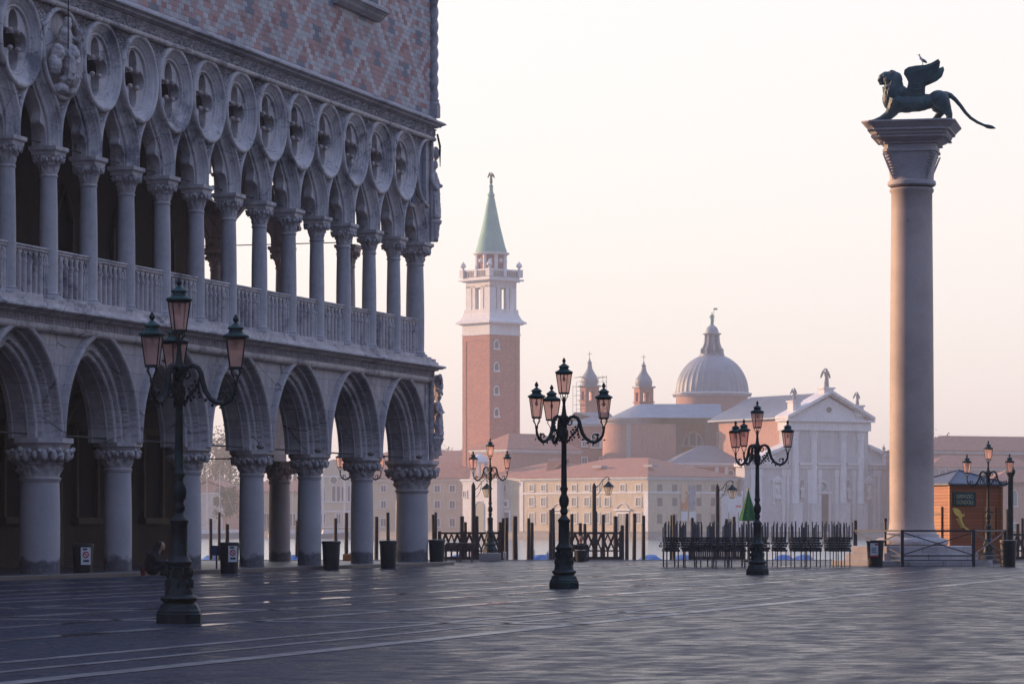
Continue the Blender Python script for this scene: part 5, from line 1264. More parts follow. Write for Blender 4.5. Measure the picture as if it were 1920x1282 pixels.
# ---------------------------------------------------------------- granite column with the winged lion
CY = 94.0; CX = (1709.5-960)/F*CY; CR = R(-12.5); cs_ = CY/F
GRAN = G('pink_granite'); _v = GRAN.coord(True); _n = GRAN.noise(_v, 60, 3, .7); _n1 = GRAN.noise(_v, .5, 5, .65); _n2 = GRAN.noise(_v, 5, 5, .75)
_c = GRAN.mix(GRAN.ramp(_n, .35, .65), (.58, .45, .385, 1), (.42, .33, .30, 1)); _c = GRAN.mix(GRAN.ramp(_n1, .4, .7, 0, .5), _c, (.19, .14, .135, 1)); _c = GRAN.mix(GRAN.ramp(_n2, .66, .72), _c, (.12, .09, .09, 1))
GRAN.base(_c, .6, .3); GRAN.bump(GRAN.math('ADD', _n2, _n), .15); GRAN = GRAN.m
col = empty('granite_column', (CX, CY, 0), CR, 'tall pink granite column with a square carved capital on stepped stone base', 'column')
ST = stone('step_stone', (.56, .49, .46), (.42, .37, .36), 1.2, .7, .25, joints=(.95, 2))
for hw, z0, z1, dy in ((2.28, 0, .155, 0), (1.88, .158, .36, .05), (1.72, .363, .56, .05)):
    m = MB(); c = hw; k = hw*.42; pts = [(-c, -k), (-k, -c), (k, -c), (c, -k), (c, k), (k, c), (-k, c), (-c, k)]
    m.loft([[(x*f, y*f, z) for x, y in pts] for f, z in ((1, z0), (1, z1-.02), (.992, z1))]); m.obj('step', ST, col, rz=R(6))
m = MB(); m.lathe([(.98, .563), (1.04, .60), (1.05, .68), (1.0, .75), (.88, .79), (.80, .81), (.78, .90)], 32, rf=lambda a, z: 1+(.02*math.sin(a*9+z*20)+.02*math.sin(a*23))*(z < .8)); m.obj('plinth', ST, col, 40)
m = MB(); m.lathe([(.74, .885), (.72, .93), (.66, 1.05), (.64, 1.3), (.637, 4), (.62, 7), (.592, 10.2), (.59, 10.72), (.635, 10.78), (.635, 10.84), (.60, 10.88)], 64); m.obj('shaft', GRAN, col, 40)
def sq(hw, z, n=1.0, seg=32):
    """ring blending circle (n=0) to square (n=1)"""
    out = []
    for i in range(seg):
        a = 2*PI*(i+.5)/seg; c_, s_ = math.cos(a), math.sin(a); q = 1/max(abs(c_), abs(s_)); out.append((hw*c_*(1+(q-1)*n), hw*s_*(1+(q-1)*n), z))
    return out
m = MB(); zt = 12.72; C1 = lambda y: zt-(y-680)*.003847
m.loft([sq(.635, C1(1148), 0), sq(.69, C1(1138), 0), sq(.70, C1(1122), 0), sq(.68, C1(1106), 0), sq(.63, C1(1100), 0)])
rg = []
for t in [k/12 for k in range(13)]: rg.append(sq(.63+.11*t**1.6, C1(1100-205*t), .15+.8*t))
m.loft(rg)
m.loft([sq(.775, C1(897)), sq(.775, C1(880)), sq(.745, C1(876)), sq(.745, C1(845)), sq(.80, C1(840)), sq(.80, C1(828)), sq(.92, C1(812)), sq(.98, C1(800)), sq(1.02, C1(798)), sq(1.02, C1(785)), sq(1.08, C1(775)), sq(1.10, C1(755)), sq(1.18, C1(748)), sq(1.18, C1(735)), sq(1.30, C1(700)), sq(1.34, C1(690)), sq(1.34, C1(680))])
for hw, y0, y1, pit in ((.80, 840, 828, .085), (1.04, 798, 786, .1), (1.12, 752, 738, .12)):
    n = int(2*hw/pit)
    for k in range(n):
        t = -hw+(k+.25)*2*hw/n; w2 = pit*.5
        for q in range(4):
            old = m.m; m.m = Matrix.Rotation(q*PI/2, 4, 'Z'); m.box(t, t+w2, -hw-.03, -hw+.02, C1(y0), C1(y1)); m.m = old
for q in range(4):                          # acanthus spray on each corner
    a = PI/4+q*PI/2
    for k in range(9):
        z = C1(1090)+k*.082; tt_ = k/9.5; rr = (.63+.11*tt_**1.6)*(1+.414*(.15+.8*tt_))+.012; wl = .17*math.sin(PI*(k+1.2)/10.5)
        for sg in (-1, 1):
            old = m.m; m.m = Matrix.Rotation(a, 4, 'Z'); m.tube([(rr, 0, z), (rr-.02-wl*.35, sg*wl*.7, z+.06), (rr-.05-wl*.9, sg*wl*1.3, z+.11)], [.03, .026, .010], 5); m.m = old
    old = m.m; m.m = Matrix.Rotation(a, 4, 'Z'); m.tube([(.68, 0, C1(1095)), (.87, 0, C1(1000)), (1.06, 0, C1(910))], [.025, .035, .025], 5); m.m = old
m.obj('capital', stone('capital_marble', (.52, .44, .42), (.38, .33, .33), 1.6, .7, .3), col, 30)
# lion
BRZ = stone('lion_bronze', (.022, .062, .070), (.012, .024, .034), 2.6, .5, .3, spec=.5, third=(.035, .11, .10))
lion = empty('winged_lion', (CX, CY, 12.72), R(-6), 'dark green bronze winged lion striding left on top of the granite column', 'statue')
Lp = lambda x, y, d=0: ((x-601)*.003847, d, (676-y)*.003847)
m = MB()
def LE(x, y, rx, ry, d=0, rd=None, rot=0): m.ell(Lp(x, y, d), (rx*.003847, (rd or ry)*.003847, ry*.003847), Matrix.Rotation(R(rot), 3, 'Y'), seg=16, rings=10)
LE(620, 515, 150, 66, 0, 62); LE(500, 510, 85, 78, 0, 74); LE(560, 520, 100, 68, 0, 66); LE(800, 490, 82, 70, 0, 66); LE(710, 505, 80, 58, 0, 55); LE(850, 470, 35, 42)
LE(462, 430, 76, 105, 0, 76, 0); LE(436, 480, 56, 84, 0, 64); LE(432, 335, 54, 62, 0, 52); LE(468, 365, 60, 90, 0, 62, 22); LE(515, 440, 62, 62, 0, 66); LE(490, 385, 50, 62, 0, 56); LE(430, 420, 42, 70, 0, 50)
LE(385, 320, 34, 30, 0, 30); LE(366, 340, 22, 19, 0, 24); LE(376, 364, 22, 13, 0, 20); LE(388, 300, 22, 12, .05, 14); LE(388, 300, 22, 12, -.05, 14)
LE(448, 278, 12, 12, .12); LE(448, 278, 12, 12, -.12); LE(455, 310, 42, 46, 0, 50); LE(410, 312, 40, 38, 0, 42)
for d, o in ((-.13, 0), (.13, 6)):
    m.tube([Lp(490, 500, d), Lp(455, 575, d), Lp(420, 612, d), Lp(370, 640, d), Lp(330, 655, d)], [.26, .17, .125, .10, .09], 12); LE(325+o, 655, 38, 20, d, 24); LE(298+o, 662, 16, 13, d, 22)
m.tube([Lp(800, 480, -.16), Lp(835, 530, -.18), Lp(862, 575, -.18), Lp(880, 615, -.18), Lp(878, 655, -.18)], [.26, .22, .14, .095, .09], 12); LE(850, 665, 42, 16, -.18, 24)
m.tube([Lp(790, 500, .16), Lp(800, 560, .18), Lp(815, 590, .18), Lp(785, 625, .18), Lp(755, 658, .18)], [.24, .17, .12, .09, .08], 12); LE(745, 666, 36, 14, .18, 22)
for k in range(150):                        # mane locks
    t = random.random(); a = random.uniform(0, 2*PI); cx_, cy_, rr = 452+random.uniform(-8, 8), 310+200*t, 44+22*math.sin(PI*t)
    p = Vector(Lp(cx_+rr*math.cos(a)*.95, cy_, 0)); p.y = rr*.003847*1.02*math.sin(a)
    if cx_+rr*math.cos(a) < 392 and cy_ < 385: continue
    m.tube([p, p+Vector((-.008+.01*random.random(), 0, -.05)), p+Vector((.004, 0, -.10))], [.022, .018, .008], 5)
o = m.obj('body', BRZ, lion, 60); remesh(o, .014, 1, .015, .05)
m = MB(); m.tube([Lp(855, 450), Lp(890, 462), Lp(925, 492), Lp(965, 540), Lp(1000, 590), Lp(1040, 632), Lp(1090, 665), Lp(1140, 688), Lp(1165, 697), Lp(1195, 703), Lp(1225, 712)], [.085, .075, .062, .055, .05, .046, .042, .038, .06, .055, .012], 10); m.obj('tail', BRZ, lion, 60)
def wing(out, d, tilt, name):
    m = MB(); n = len(out); top = [(545, 430), (560, 405), (572, 370), (565, 340), (542, 305), (545, 270), (580, 247), (640, 238), (700, 236), (750, 218), (795, 193)]
    P_ = [Lp(x, y, 0) for x, y in out]; cxm = sum(p[0] for p in P_)/n; czm = sum(p[2] for p in P_)/n
    def yy(p, s): return d+tilt*(p[2]-.9)+s
    vs = [(p[0], yy(p, -.035), p[2]) for p in P_]+[(p[0], yy(p, .035), p[2]) for p in P_]+[(cxm, yy((0, 0, czm), -.10), czm), (cxm, yy((0, 0, czm), .08), czm)]
    fs = [(i, n+i, n+(i+1) % n, (i+1) % n) for i in range(n)]+[(i, (i+1) % n, 2*n) for i in range(n)]+[((i+1) % n+n, i+n, 2*n+1) for i in range(n)]
    m.add(vs, fs)
    for k in range(9):                      # feather ridges
        t = k/8; a = Vector(Lp(585+t*8, 300+t*120, 0)); b = Vector(Lp(805-t*115, 215+t*190, 0)); c_ = a.lerp(b, .5)+Vector((0, 0, -.03))
        for s in (-.075, .06): m.tube([(a.x, yy(a, s*.8), a.z), (c_.x, yy(c_, s*1.1), c_.z), (b.x, yy(b, s*.55), b.z)], [.030, .032, .020], 6)
    return m.obj(name, BRZ, lion, 40)
wing([(548, 432), (568, 395), (574, 360), (560, 330), (541, 300), (546, 270), (575, 250), (630, 240), (700, 236), (745, 222), (798, 193), (812, 215), (806, 255), (788, 292), (752, 328), (712, 352), (700, 400), (700, 450), (680, 492), (600, 500), (552, 480)], -.12, -.05, 'wing')
wing([(600, 430), (610, 380), (600, 330), (640, 300), (720, 280), (800, 250), (838, 236), (845, 262), (828, 312), (790, 345), (740, 368), (700, 384), (690, 440), (680, 490), (610, 490)], .13, .12, 'wing')
m = MB(); m.box(Lp(255, 0)[0], Lp(446, 0)[0], -.36, .36, 0, .04, b=.008); m.box(Lp(700, 0)[0], Lp(900, 0)[0], -.34, .34, 0, .02); m.obj('bronze_plate', BRZ, lion)
gull = empty('seagull', tuple(lion.matrix_basis @ Vector(Lp(682, 236, -.18))), R(-6), 'small grey and white seagull perched on the raised wing of the bronze lion', 'seagull')
GG = lambda x, y, d=0: ((x-682)*.003847, d, (236-y)*.003847)
m = MB(); m.ell(GG(684, 202), (.085, .045, .05), Matrix.Rotation(R(35), 3, 'Y')); m.ell(GG(666, 185), (.04, .035, .05)); m.ell(GG(658, 168), (.026, .024, .032)); m.ell(GG(657, 160), (.030, .027, .026))
m.tube([GG(646, 161), GG(640, 161), GG(636, 164)], [.011, .009, .003], 6); o = m.obj('body', plain('gull_white', (.45, .43, .44), .7), gull, 60); remesh(o, .008, 1)
m = MB(); 
for d in (-.035, .035): m.ell(GG(694, 206, d), (.095, .018, .035), Matrix.Rotation(R(38), 3, 'Y'))
m.obj('wing', plain('gull_grey', (.17, .17, .20), .7), gull, 60); m = MB(); m.bar(GG(680, 214, .015), GG(678, 238, .015), .006); m.bar(GG(684, 214, -.015), GG(683, 238, -.015), .006); m.obj('legs', plain('gull_leg', (.4, .25, .15), .6), gull)

# ---------------------------------------------------------------- wooden kiosk
KY = 102.5; kx, _, _ = at(1781, KY); ks = empty('kiosk', (kx, KY, 0), R(26), 'orange-brown wooden gondola kiosk with grey pyramid roof beside the granite column', 'kiosk')
def planks(name, c1, c2):
    g = G(name); v = g.coord(False); s = g.n('ShaderNodeSeparateXYZ'); g.t.links.new(v, s.inputs[0]); z = g.math('MULTIPLY', s.outputs[2], 9.5)
    n = g.noise(g.coord(False, scale=(1, 1, 12)), 2.5, 4); wn = g.n('ShaderNodeTexWhiteNoise', noise_dimensions='1D'); g.t.links.new(g.math('FLOOR', z), wn.inputs['W'])
    col_ = g.mix(g.math('MULTIPLY', g.math('ADD', n, wn.outputs['Value']), .5), c4(c1), c4(c2)); gap = g.math('LESS_THAN', g.math('FRACT', z), .09)
    g.base(g.mix(gap, col_, (.03, .015, .01, 1)), .55, .35); g.bump(g.math('SUBTRACT', n, gap), .4, .02); return g.m
KW = planks('orange_planks', (.42, .11, .03), (.28, .07, .025)); KD = planks('shutter_boards', (.50, .18, .05), (.38, .12, .04))
W = 1.94; KE = zz(909, KY); DKIR = plain('black_iron', (.015, .015, .018), .5)
MB().box(0, W, 0, W, .0, KE).obj('wall', KW, ks)
m = MB()
for x, y in ((0, 0), (W, 0), (0, W), (W, W)): m.box(x-.04, x+.04, y-.04, y+.04, 0, KE)
m.box(-.03, W+.03, -.03, W+.03, 0, .12); m.obj('corner_posts', KD, ks)
m = MB(); e_ = .14; c = W/2; zt = zz(881, KY+1); m.add([(-e_, -e_, KE), (W+e_, -e_, KE), (W+e_, W+e_, KE), (-e_, W+e_, KE), (-e_, -e_, KE+.05), (W+e_, -e_, KE+.05), (W+e_, W+e_, KE+.05), (-e_, W+e_, KE+.05), (c, c, zt)], [(3, 2, 1, 0), (0, 1, 5, 4), (1, 2, 6, 5), (2, 3, 7, 6), (3, 0, 4, 7), (4, 5, 8), (5, 6, 8), (6, 7, 8), (7, 4, 8)])
for x, y in ((-e_, -e_), (W+e_, -e_), (-e_, W+e_), (W+e_, W+e_)): m.bar((x, y, KE+.06), (c, c, zt+.01), .028)
m.obj('roof', stone('kiosk_roof_sheet', (.13, .135, .17), (.09, .095, .12), 1, .5, .1), ks)
for nm, x0, x1, side in (('shutter', 1.28, 1.72, 0), ('shutter', .42, 1.02, 1)):
    m = MB()
    if side == 0: m.box(x0, x1, -.03, 0, .85, 1.75); f = m.obj(nm, KD, ks); m = MB(); [m.box(x0+.02, x1-.1, -.045, -.03, z, z+.04) for z in (1.0, 1.56)]; m.box(x1-.02, x1+.01, -.05, -.02, .85, 1.75); m.obj('hinge', DKIR, f)
    else: m.box(-.03, 0, x0, x1, .55, 1.75); f = m.obj(nm, KD, ks); m = MB(); [m.box(-.045, -.03, x0+.02, x1-.1, z, z+.04) for z in (.75, 1.5)]; m.box(-.05, -.02, x0-.01, x0+.02, .55, 1.75); m.obj('hinge', DKIR, f)
sx = lambda px: ((px-1781)*KY/F)/math.cos(R(26))*.985
m = MB(); m.box(sx(1786.5), sx(1833), -.05, -.005, zz(948, KY), zz(921.5, KY), b=.01); sg = m.obj('sign', plain('dark_green_sign', (.012, .045, .04), .5), ks)
m = MB(); a, b, c_, d = sx(1788), sx(1831.5), zz(946.8, KY), zz(922.8, KY)
for q in ((a, b, c_, c_+.018), (a, b, d-.018, d), (a, a+.018, c_, d), (b-.018, b, c_, d)): m.box(q[0], q[1], -.056, -.05, q[2], q[3])
m.obj('sign_border', plain('bronze_green', (.03, .10, .085), .5), sg)
GOLD = plain('dull_gold_letter', (.42, .42, .26), .5)
def text(s, x, z, h, wd, mat, parent, y=-.056):
    cu = bpy.data.curves.new('lettering', 'FONT'); cu.body = s; cu.size = h*1.4; cu.align_x = 'CENTER'; cu.extrude = .002
    o = bpy.data.objects.new('lettering', cu); COL.objects.link(o); bpy.context.view_layer.update()
    me = bpy.data.meshes.new_from_object(o); bpy.data.objects.remove(o); me.name = 'lettering'
    q = bpy.data.objects.new('lettering', me); COL.objects.link(q); me.materials.clear(); me.materials.append(mat); q.parent = parent; q.rotation_euler = (PI/2, 0, 0); q.location = (x, y, z)
    xs = [v.co.x for v in me.vertices]; q.scale = (wd/(max(xs)-min(xs)), 1, 1); return q
text('SERVIZIO', (a+b)/2, zz(933.6, KY), .125, (b-a)*.80, GOLD, sg); text('GONDOLE', (a+b)/2, zz(944.3, KY), .125, (b-a)*.80, GOLD, sg)
YEL = plain('yellow_paint', (.80, .56, .12), .5, var=.1); kp = lambda x, y: (sx(1560+x/4.006), zz(780+y/4.006, KY))
m = MB(); pl = [(905, 690), (925, 687), (950, 694), (972, 712), (982, 738), (1003, 734), (1006, 744), (986, 754), (980, 772), (990, 800), (1008, 828), (1046, 853), (1020, 856), (992, 834), (972, 800), (960, 770), (952, 752), (930, 742), (914, 718)]
m.prism([kp(*p) for p in pl], -.02, -.004)
for k in range(6):
    x, y = 956+k*7.5, 768+k*12.5; m.prism([kp(x-22, y+8), kp(x-20, y+2), kp(x+8, y-5), kp(x+10, y+2)], -.02, -.0045)
m.obj('prow_emblem', YEL, ks)
# ---------------------------------------------------------------- iron railing round the column
RY = 91.2; RL = plain('dark_railing_paint', (.03, .035, .05), .5)
rail = empty('metal_railing', at(1691.6, RY), 0, 'dark iron railing with crossed bars in front of the granite column base', 'railing')
def rp(px, Y=RY): return Vector(((px-960)/F*Y, Y, 0))-Vector(((1691.6-960)/F*RY, RY, 0))
nodes = [rp(1603, 95.5), rp(1691.6), rp(1825), rp(1884, 94.5)]
for p in nodes: MB().box(p.x-.045, p.x+.045, p.y-.045, p.y+.045, 0, 1.03).obj('post', RL, rail)
for p, q in zip(nodes, nodes[1:]):
    m = MB(); zr = lambda z: Vector((0, 0, z))
    m.beam(p+zr(1.0), q+zr(1.0), .07, .05); m.beam(p+zr(.30), q+zr(.30), .035, .035); m.beam(p+zr(.17), q+zr(.17), .035, .035); m.beam(p+zr(.96), q+zr(.32), .028, .028); m.beam(p+zr(.32)+Vector((0, .03, 0)), q+zr(.96)+Vector((0, .03, 0)), .028, .028)
    m.obj('railing_panel', RL, rail)
m = MB(); m.lathe([(.035, 0), (.035, 1.28), (.05, 1.29), (.05, 1.34), (.02, 1.36)], 8); m.obj('short_post', RL, None, 40, loc=at(1660, 93), label='thin dark post rising just left of the granite column shaft', cat='post')

# ---------------------------------------------------------------- litter bins
BIN = plain('bin_black', (.012, .014, .02), .45, .4)
def make_bin():
    r = empty('litter_bin', (0, 0, 0)); m = MB()
    m.lathe([(.20, 0), (.205, .02), (.235, .66), (.25, .67), (.25, .70), (.22, .72), (.19, .72), (.18, .60)], 24, rf=lambda a, z: 1+(.018*math.cos(a*24) if .03 < z < .65 else 0), cap=True)
    m.obj('body', BIN, r, 30); m = MB(); m.lathe([(.235, .70), (.255, .712), (.25, .735), (.20, .745), (.17, .74), (.17, .69)], 24); m.obj('rim', BIN, r, 40)
    return r
BINP = make_bin()
RED = plain('sign_red', (.55, .03, .03), .5, var=.05); BLK = plain('sign_black', (.02, .02, .025), .6)
binlab = {155: ('between the two leftmost arcade columns', 1), 430: ('with a white no-entry notice, between the third and fourth columns', 1), 621: ('plain, standing between the fifth and sixth arcade columns', 0), 728: ('plain, left of the thick corner column', 0), 819: ('plain, just right of the palace corner column', 0), 1641: ('with a white notice, left of the granite column base', 1), 1890: ('at the right edge in front of the iron railing end', 0)}
BINS = [BINP]+[copy_tree(BINP) for _ in range(6)]
for i, (px, by) in enumerate(((155, 1082), (430, 1075), (621, 1067.5), (728, 1065), (819, 1059), (1641, 1062), (1890, 1062))):
    Y = yb(by)+.2; o = BINS[i]
    o.location = at(px, Y); meta(o, 'black ribbed litter bin ' + binlab[px][0], 'litter bin', 'litter bins'); o.rotation_euler = (0, 0, .4*i)
    if binlab[px][1]:
        rz = R(22) if px != 1641 else R(-12); q = Matrix.Rotation(rz-.4*i, 4, 'Z')
        m = MB(); m.m = q; m.box(-.11, .11, -.275, -.262, .28, .66); f = m.obj('notice', PAPER, o)
        m = MB(); m.m = q
        if px != 1641:
            m.tube([(.062*math.cos(a), -.279, .50+.062*math.sin(a)) for a in [2*PI*k/16 for k in range(17)]], .012, 4); m.bar((-.04, -.28, .54), (.04, -.28, .46), .010, 4); m.obj('red_ring', RED, f)
            m = MB(); m.m = q; m.box(-.07, .03, -.279, -.276, .60, .64); m.box(-.06, .07, -.279, -.276, .34, .385); m.obj('dark_print', BLK, f)
        else:
            m.box(-.11, .11, -.28, -.276, .28, .32); m.box(.02, .11, -.28, -.276, .60, .65); m.obj('red_band', RED, f); m = MB(); m.m = q; m.box(-.07, .07, -.28, -.276, .40, .42); m.box(-.07, .05, -.28, -.276, .45, .47); m.box(-.07, .06, -.28, -.276, .50, .52); m.obj('dark_print', BLK, f)
# ---------------------------------------------------------------- raised walkway platforms in stacks
WP = stone('grey_deck_wood', (.07, .06, .062), (.035, .03, .036), 3, .7, .3, streak=True); LEGM = stone('galvanised_leg', (.13, .12, .125), (.08, .075, .085), 4, .5, .1)
def make_platform(wd=.42, dp=1.5):
    r = empty('walkway_platform', (0, 0, 0)); m = MB()
    for k in range(5): x = -wd/2+k*wd/5; m.box(x+.004, x+wd/5-.004, 0, dp, .008, .058)
    m.box(-wd/2, wd/2, .02, .08, 0, .01); m.box(-wd/2, wd/2, dp-.08, dp-.02, 0, .018); m.box(-wd/2, wd/2, dp/2-.03, dp/2+.03, 0, .018); m.obj('deck', WP, r)
    for sx in (-1, 1):
        for y in (.06, dp-.06): m = MB(); m.box(sx*(wd/2-.05)-.018, sx*(wd/2-.05)+.018, y-.018, y+.018, -.43, 0); m.obj('leg', LEGM, r)
    return r
PLP = make_platform(); used = False; SY = 89.4
ords = ['first', 'second', 'third', 'fourth', 'fifth', 'sixth', 'seventh', 'eighth', 'ninth', 'tenth', 'eleventh', 'twelfth', 'thirteenth']
stk = [(200, 320), (345, 465), (470, 590), (595, 715), (720, 860), (890, 1035), (1090, 1180), (1230, 1340), (1350, 1455), (1515, 1600), (1605, 1695)]
for i, (a, b) in enumerate(stk):
    px = 1200+(a+b)/2/4.273; rng = random.Random(i)
    for k in range(6):
        o = copy_tree(PLP) if used else PLP; used = True; o.scale = ((b-a)/4.273*SY/F/.42, 1, 1)
        x, y, _ = at(px, SY+i*.05); rz = rng.uniform(-.03, .03); z = .43+k*.069
        dx, dy = rng.uniform(-.012, .012), rng.uniform(-.02, .02)
        o.location = (x+dx, y+dy, z); o.rotation_euler = (0, 0, rz)
        what = 'upright on its legs' if k == 0 else 'turned legs up'
        meta(o, 'dark walkway platform %s, %s in the %s stack from the left' % (what, ('lowest', 'second from bottom', 'third from bottom', 'fourth from bottom', 'second from top', 'topmost')[k], ords[i]), 'walkway platform', 'stacked flood walkway platforms')
        if k:
            o.rotation_euler = (PI, 0, rz); o.location = (x+dx, y+1.5+dy, z+.05)
            for c in children(o):
                if c.name.startswith('leg'): c.location = ((k-4)*.045, 0, 0); c.scale = (1, 1, (1.0+rng.uniform(-.06, .05)) if k > 2 else .15)
for j, (px, n, Y) in enumerate(((873, 4, 103.2), (846, 4, 104.4), (818, 3, 105))):
    for k in range(n):
        o = copy_tree(PLP); o.scale = (1.15, 1, .86); x, y, _ = at(px, Y); o.rotation_euler = (0, 0, 0); o.location = (x+.02*k, y, .37+k*.06)
        for c in children(o):
            if c.name.startswith('leg'): c.location = (0, 0, 0); c.scale = (1, 1, 1) if k == 0 else (.8, .8, .1)
        meta(o, 'walkway platform, %s in the %s pile left of the green waterside lamp' % (('lowest', 'second from bottom', 'third from bottom', 'top')[k], ('nearest', 'middle', 'farthest left')[j]), 'walkway platform', 'stacked flood walkway platforms')
# ---------------------------------------------------------------- lattice fences of the landing stages
def lattice(pa, pb, Y, label, y0=997, cells=None):
    x0, x1 = (pa-960)/F*Y, (pb-960)/F*Y; r = empty('lattice_fence', (x0, Y, 0), 0, label, 'fence', 'wooden landing stage fences'); L_ = x1-x0; zt = zz(y0, Y)
    n = cells or max(2, int(L_/.36)); d = L_/n; zm = .34
    m = MB(); m.box(0, L_, -.03, .03, zt-.07, zt); m.box(0, L_, -.025, .025, zm-.05, zm); m.box(0, L_, -.05, .05, -.02, .12); m.obj('rails', WOODD, r)
    m = MB()
    for k in range(n):
        a, b = k*d, (k+1)*d; m.beam((a, -.012, zm), ((a+b)/2, -.012, zt-.07), .022, .075); m.beam(((a+b)/2, .012, zt-.07), (b, .012, zm), .022, .075)
        m.beam(((a+b)/2, .025, zm), (a, .025, zt-.07), .02, .05); m.beam(((a+b)/2, .025, zm), (b, .025, zt-.07), .02, .05); m.box(a-.03, a+.03, -.02, .02, .12, zm)
        m.box((a+b)/2-.03, (a+b)/2+.03, -.02, .02, .12, zm)
    m.obj('lattice', WOODD, r)
    for k in (0, n//2, n): MB().box(k*d-.055, k*d+.055, -.05, .05, -1.3, zt+.03).obj('post', WOODD, r)
    MB().box(0, L_, .06, 6, -.12, -.02).obj('deck', WOODD, r); 
lattice(824, 936, 108.6, 'dark wooden zigzag fence of the landing stage left, behind the waterside lamp')
lattice(1066, 1164, 108.6, 'dark wooden zigzag fence of the landing stage behind the central lamp')
lattice(1294, 1392, 109.4, 'wooden landing stage fence half hidden behind the stacked walkway platforms', 1024, 12)
lattice(1896, 1990, 109, 'dark landing stage fence at the right edge of the picture', 1000)
# ---------------------------------------------------------------- mooring poles
poles = [(395, 972), (411, 960), (426, 982), (557, 975), (629, 971), (649.5, 961), (706, 968), (727, 960), (812, 964), (817, 960), (866, 967), (872.5, 978), (894, 967), (937, 978), (943.5, 971), (950, 970), (965.7, 967), (991, 971), (997, 979), (1032.5, 955), (1037, 952), (1072, 963), (1088, 980), (1096.5, 981), (1117, 958), (1131, 964), (1154, 967), (1166.5, 984), (1175.7, 962), (1189.5, 962), (1206.5, 966), (1259, 965), (1263, 965), (1298, 970), (1362, 972), (1376, 968), (1604, 975), (1889, 954), (1908, 981), (1917, 971)]
def pole_label(i, px):
    if px < 450: return 'mooring pole seen under the arch right of the third column, %s of three' % ('left', 'tallest middle', 'short right')[i]
    s = {557: 'mooring pole close beside the sunlit inner column', 629: 'mooring pole showing above the third litter bin', 649.5: 'tall mooring pole right of the third litter bin', 706: 'mooring pole left of the fourth litter bin', 727: 'tall mooring pole behind the fourth litter bin',
         812: 'leaning mooring pole beside the corner column, left of a touching pair', 817: 'upright mooring pole beside the corner column, right of a touching pair', 866: 'slightly bent pole above the left zigzag fence, its leftmost', 872.5: 'short pole above the left zigzag fence', 894: 'pole directly right of the left lantern post', 937: 'short pole at the right end of the left fence', 943.5: 'pole second from the right end of the left fence', 950: 'leaning pole beside a dark gondola prow, right of the left fence',
         965.7: 'thick lone mooring pole between the waterside lamp and central lamp', 991: 'taller pole of the pair left of the central lamp', 997: 'thinner pole of the pair left of the central lamp', 1032.5: 'left pole of the tall leaning pair touching the central lamp', 1037: 'right pole of the tall leaning pair beside the central lamp',
         1072: 'pole just right of the central lamp shaft', 1088: 'short pole above the seated person', 1096.5: 'short thick pole left of the middle lantern post', 1117: 'reddish pole touching the middle lantern post', 1131: 'leaning pole under the middle hanging lantern', 1154: 'thick pole near the right end of the middle fence', 1166.5: 'short pole at the right end post of the middle fence',
         1175.7: 'first tall pole in open water right of the middle fence', 1189.5: 'second tall pole in open water right of the middle fence', 1206.5: 'third tall pole in open water, nearest the harbour building corner', 1259: 'left pole of a close pair above the first walkway stack', 1263: 'right pole of a close pair above the first walkway stack', 1298: 'pole rising behind the third walkway stack', 1362: 'pole right of the third lantern post', 1376: 'pole left of the green canopy', 1604: 'pole at the right end of the walkway stacks', 1889: 'thin tall pole left of the black pole at right', 1908: 'pale short pole near the right edge', 1917: 'reddish pole at the very right edge'}
    return s[px]
rng = random.Random(3)
for i, (px, yt) in enumerate(poles):
    Y = 110+rng.uniform(0, 3.5); x, _, _ = at(px, Y); zt = zz(yt, Y); lean = rng.uniform(-.05, .05) + (.10 if px in (1032.5, 812) else (-.05 if px in (950, 866) else 0)); rr = .055+rng.uniform(0, .02)+(.02 if px in (965.7, 866, 1154) else 0)
    m = MB(); m.tube([(lean*-1.4, 0, -2.0), (lean*.2+rng.uniform(-.02, .02), 0, -.4), (lean*.1, 0, zt*.6), (0, 0, zt-.02), (0, 0, zt)], [rr, rr*1.08, rr*.95, rr*.9, rr*.6], 9)
    m.obj('mooring_pole', WOODD, None, 40, loc=(x, Y, 0), label=pole_label(i, px), cat='mooring pole', group='mooring poles along the quay')
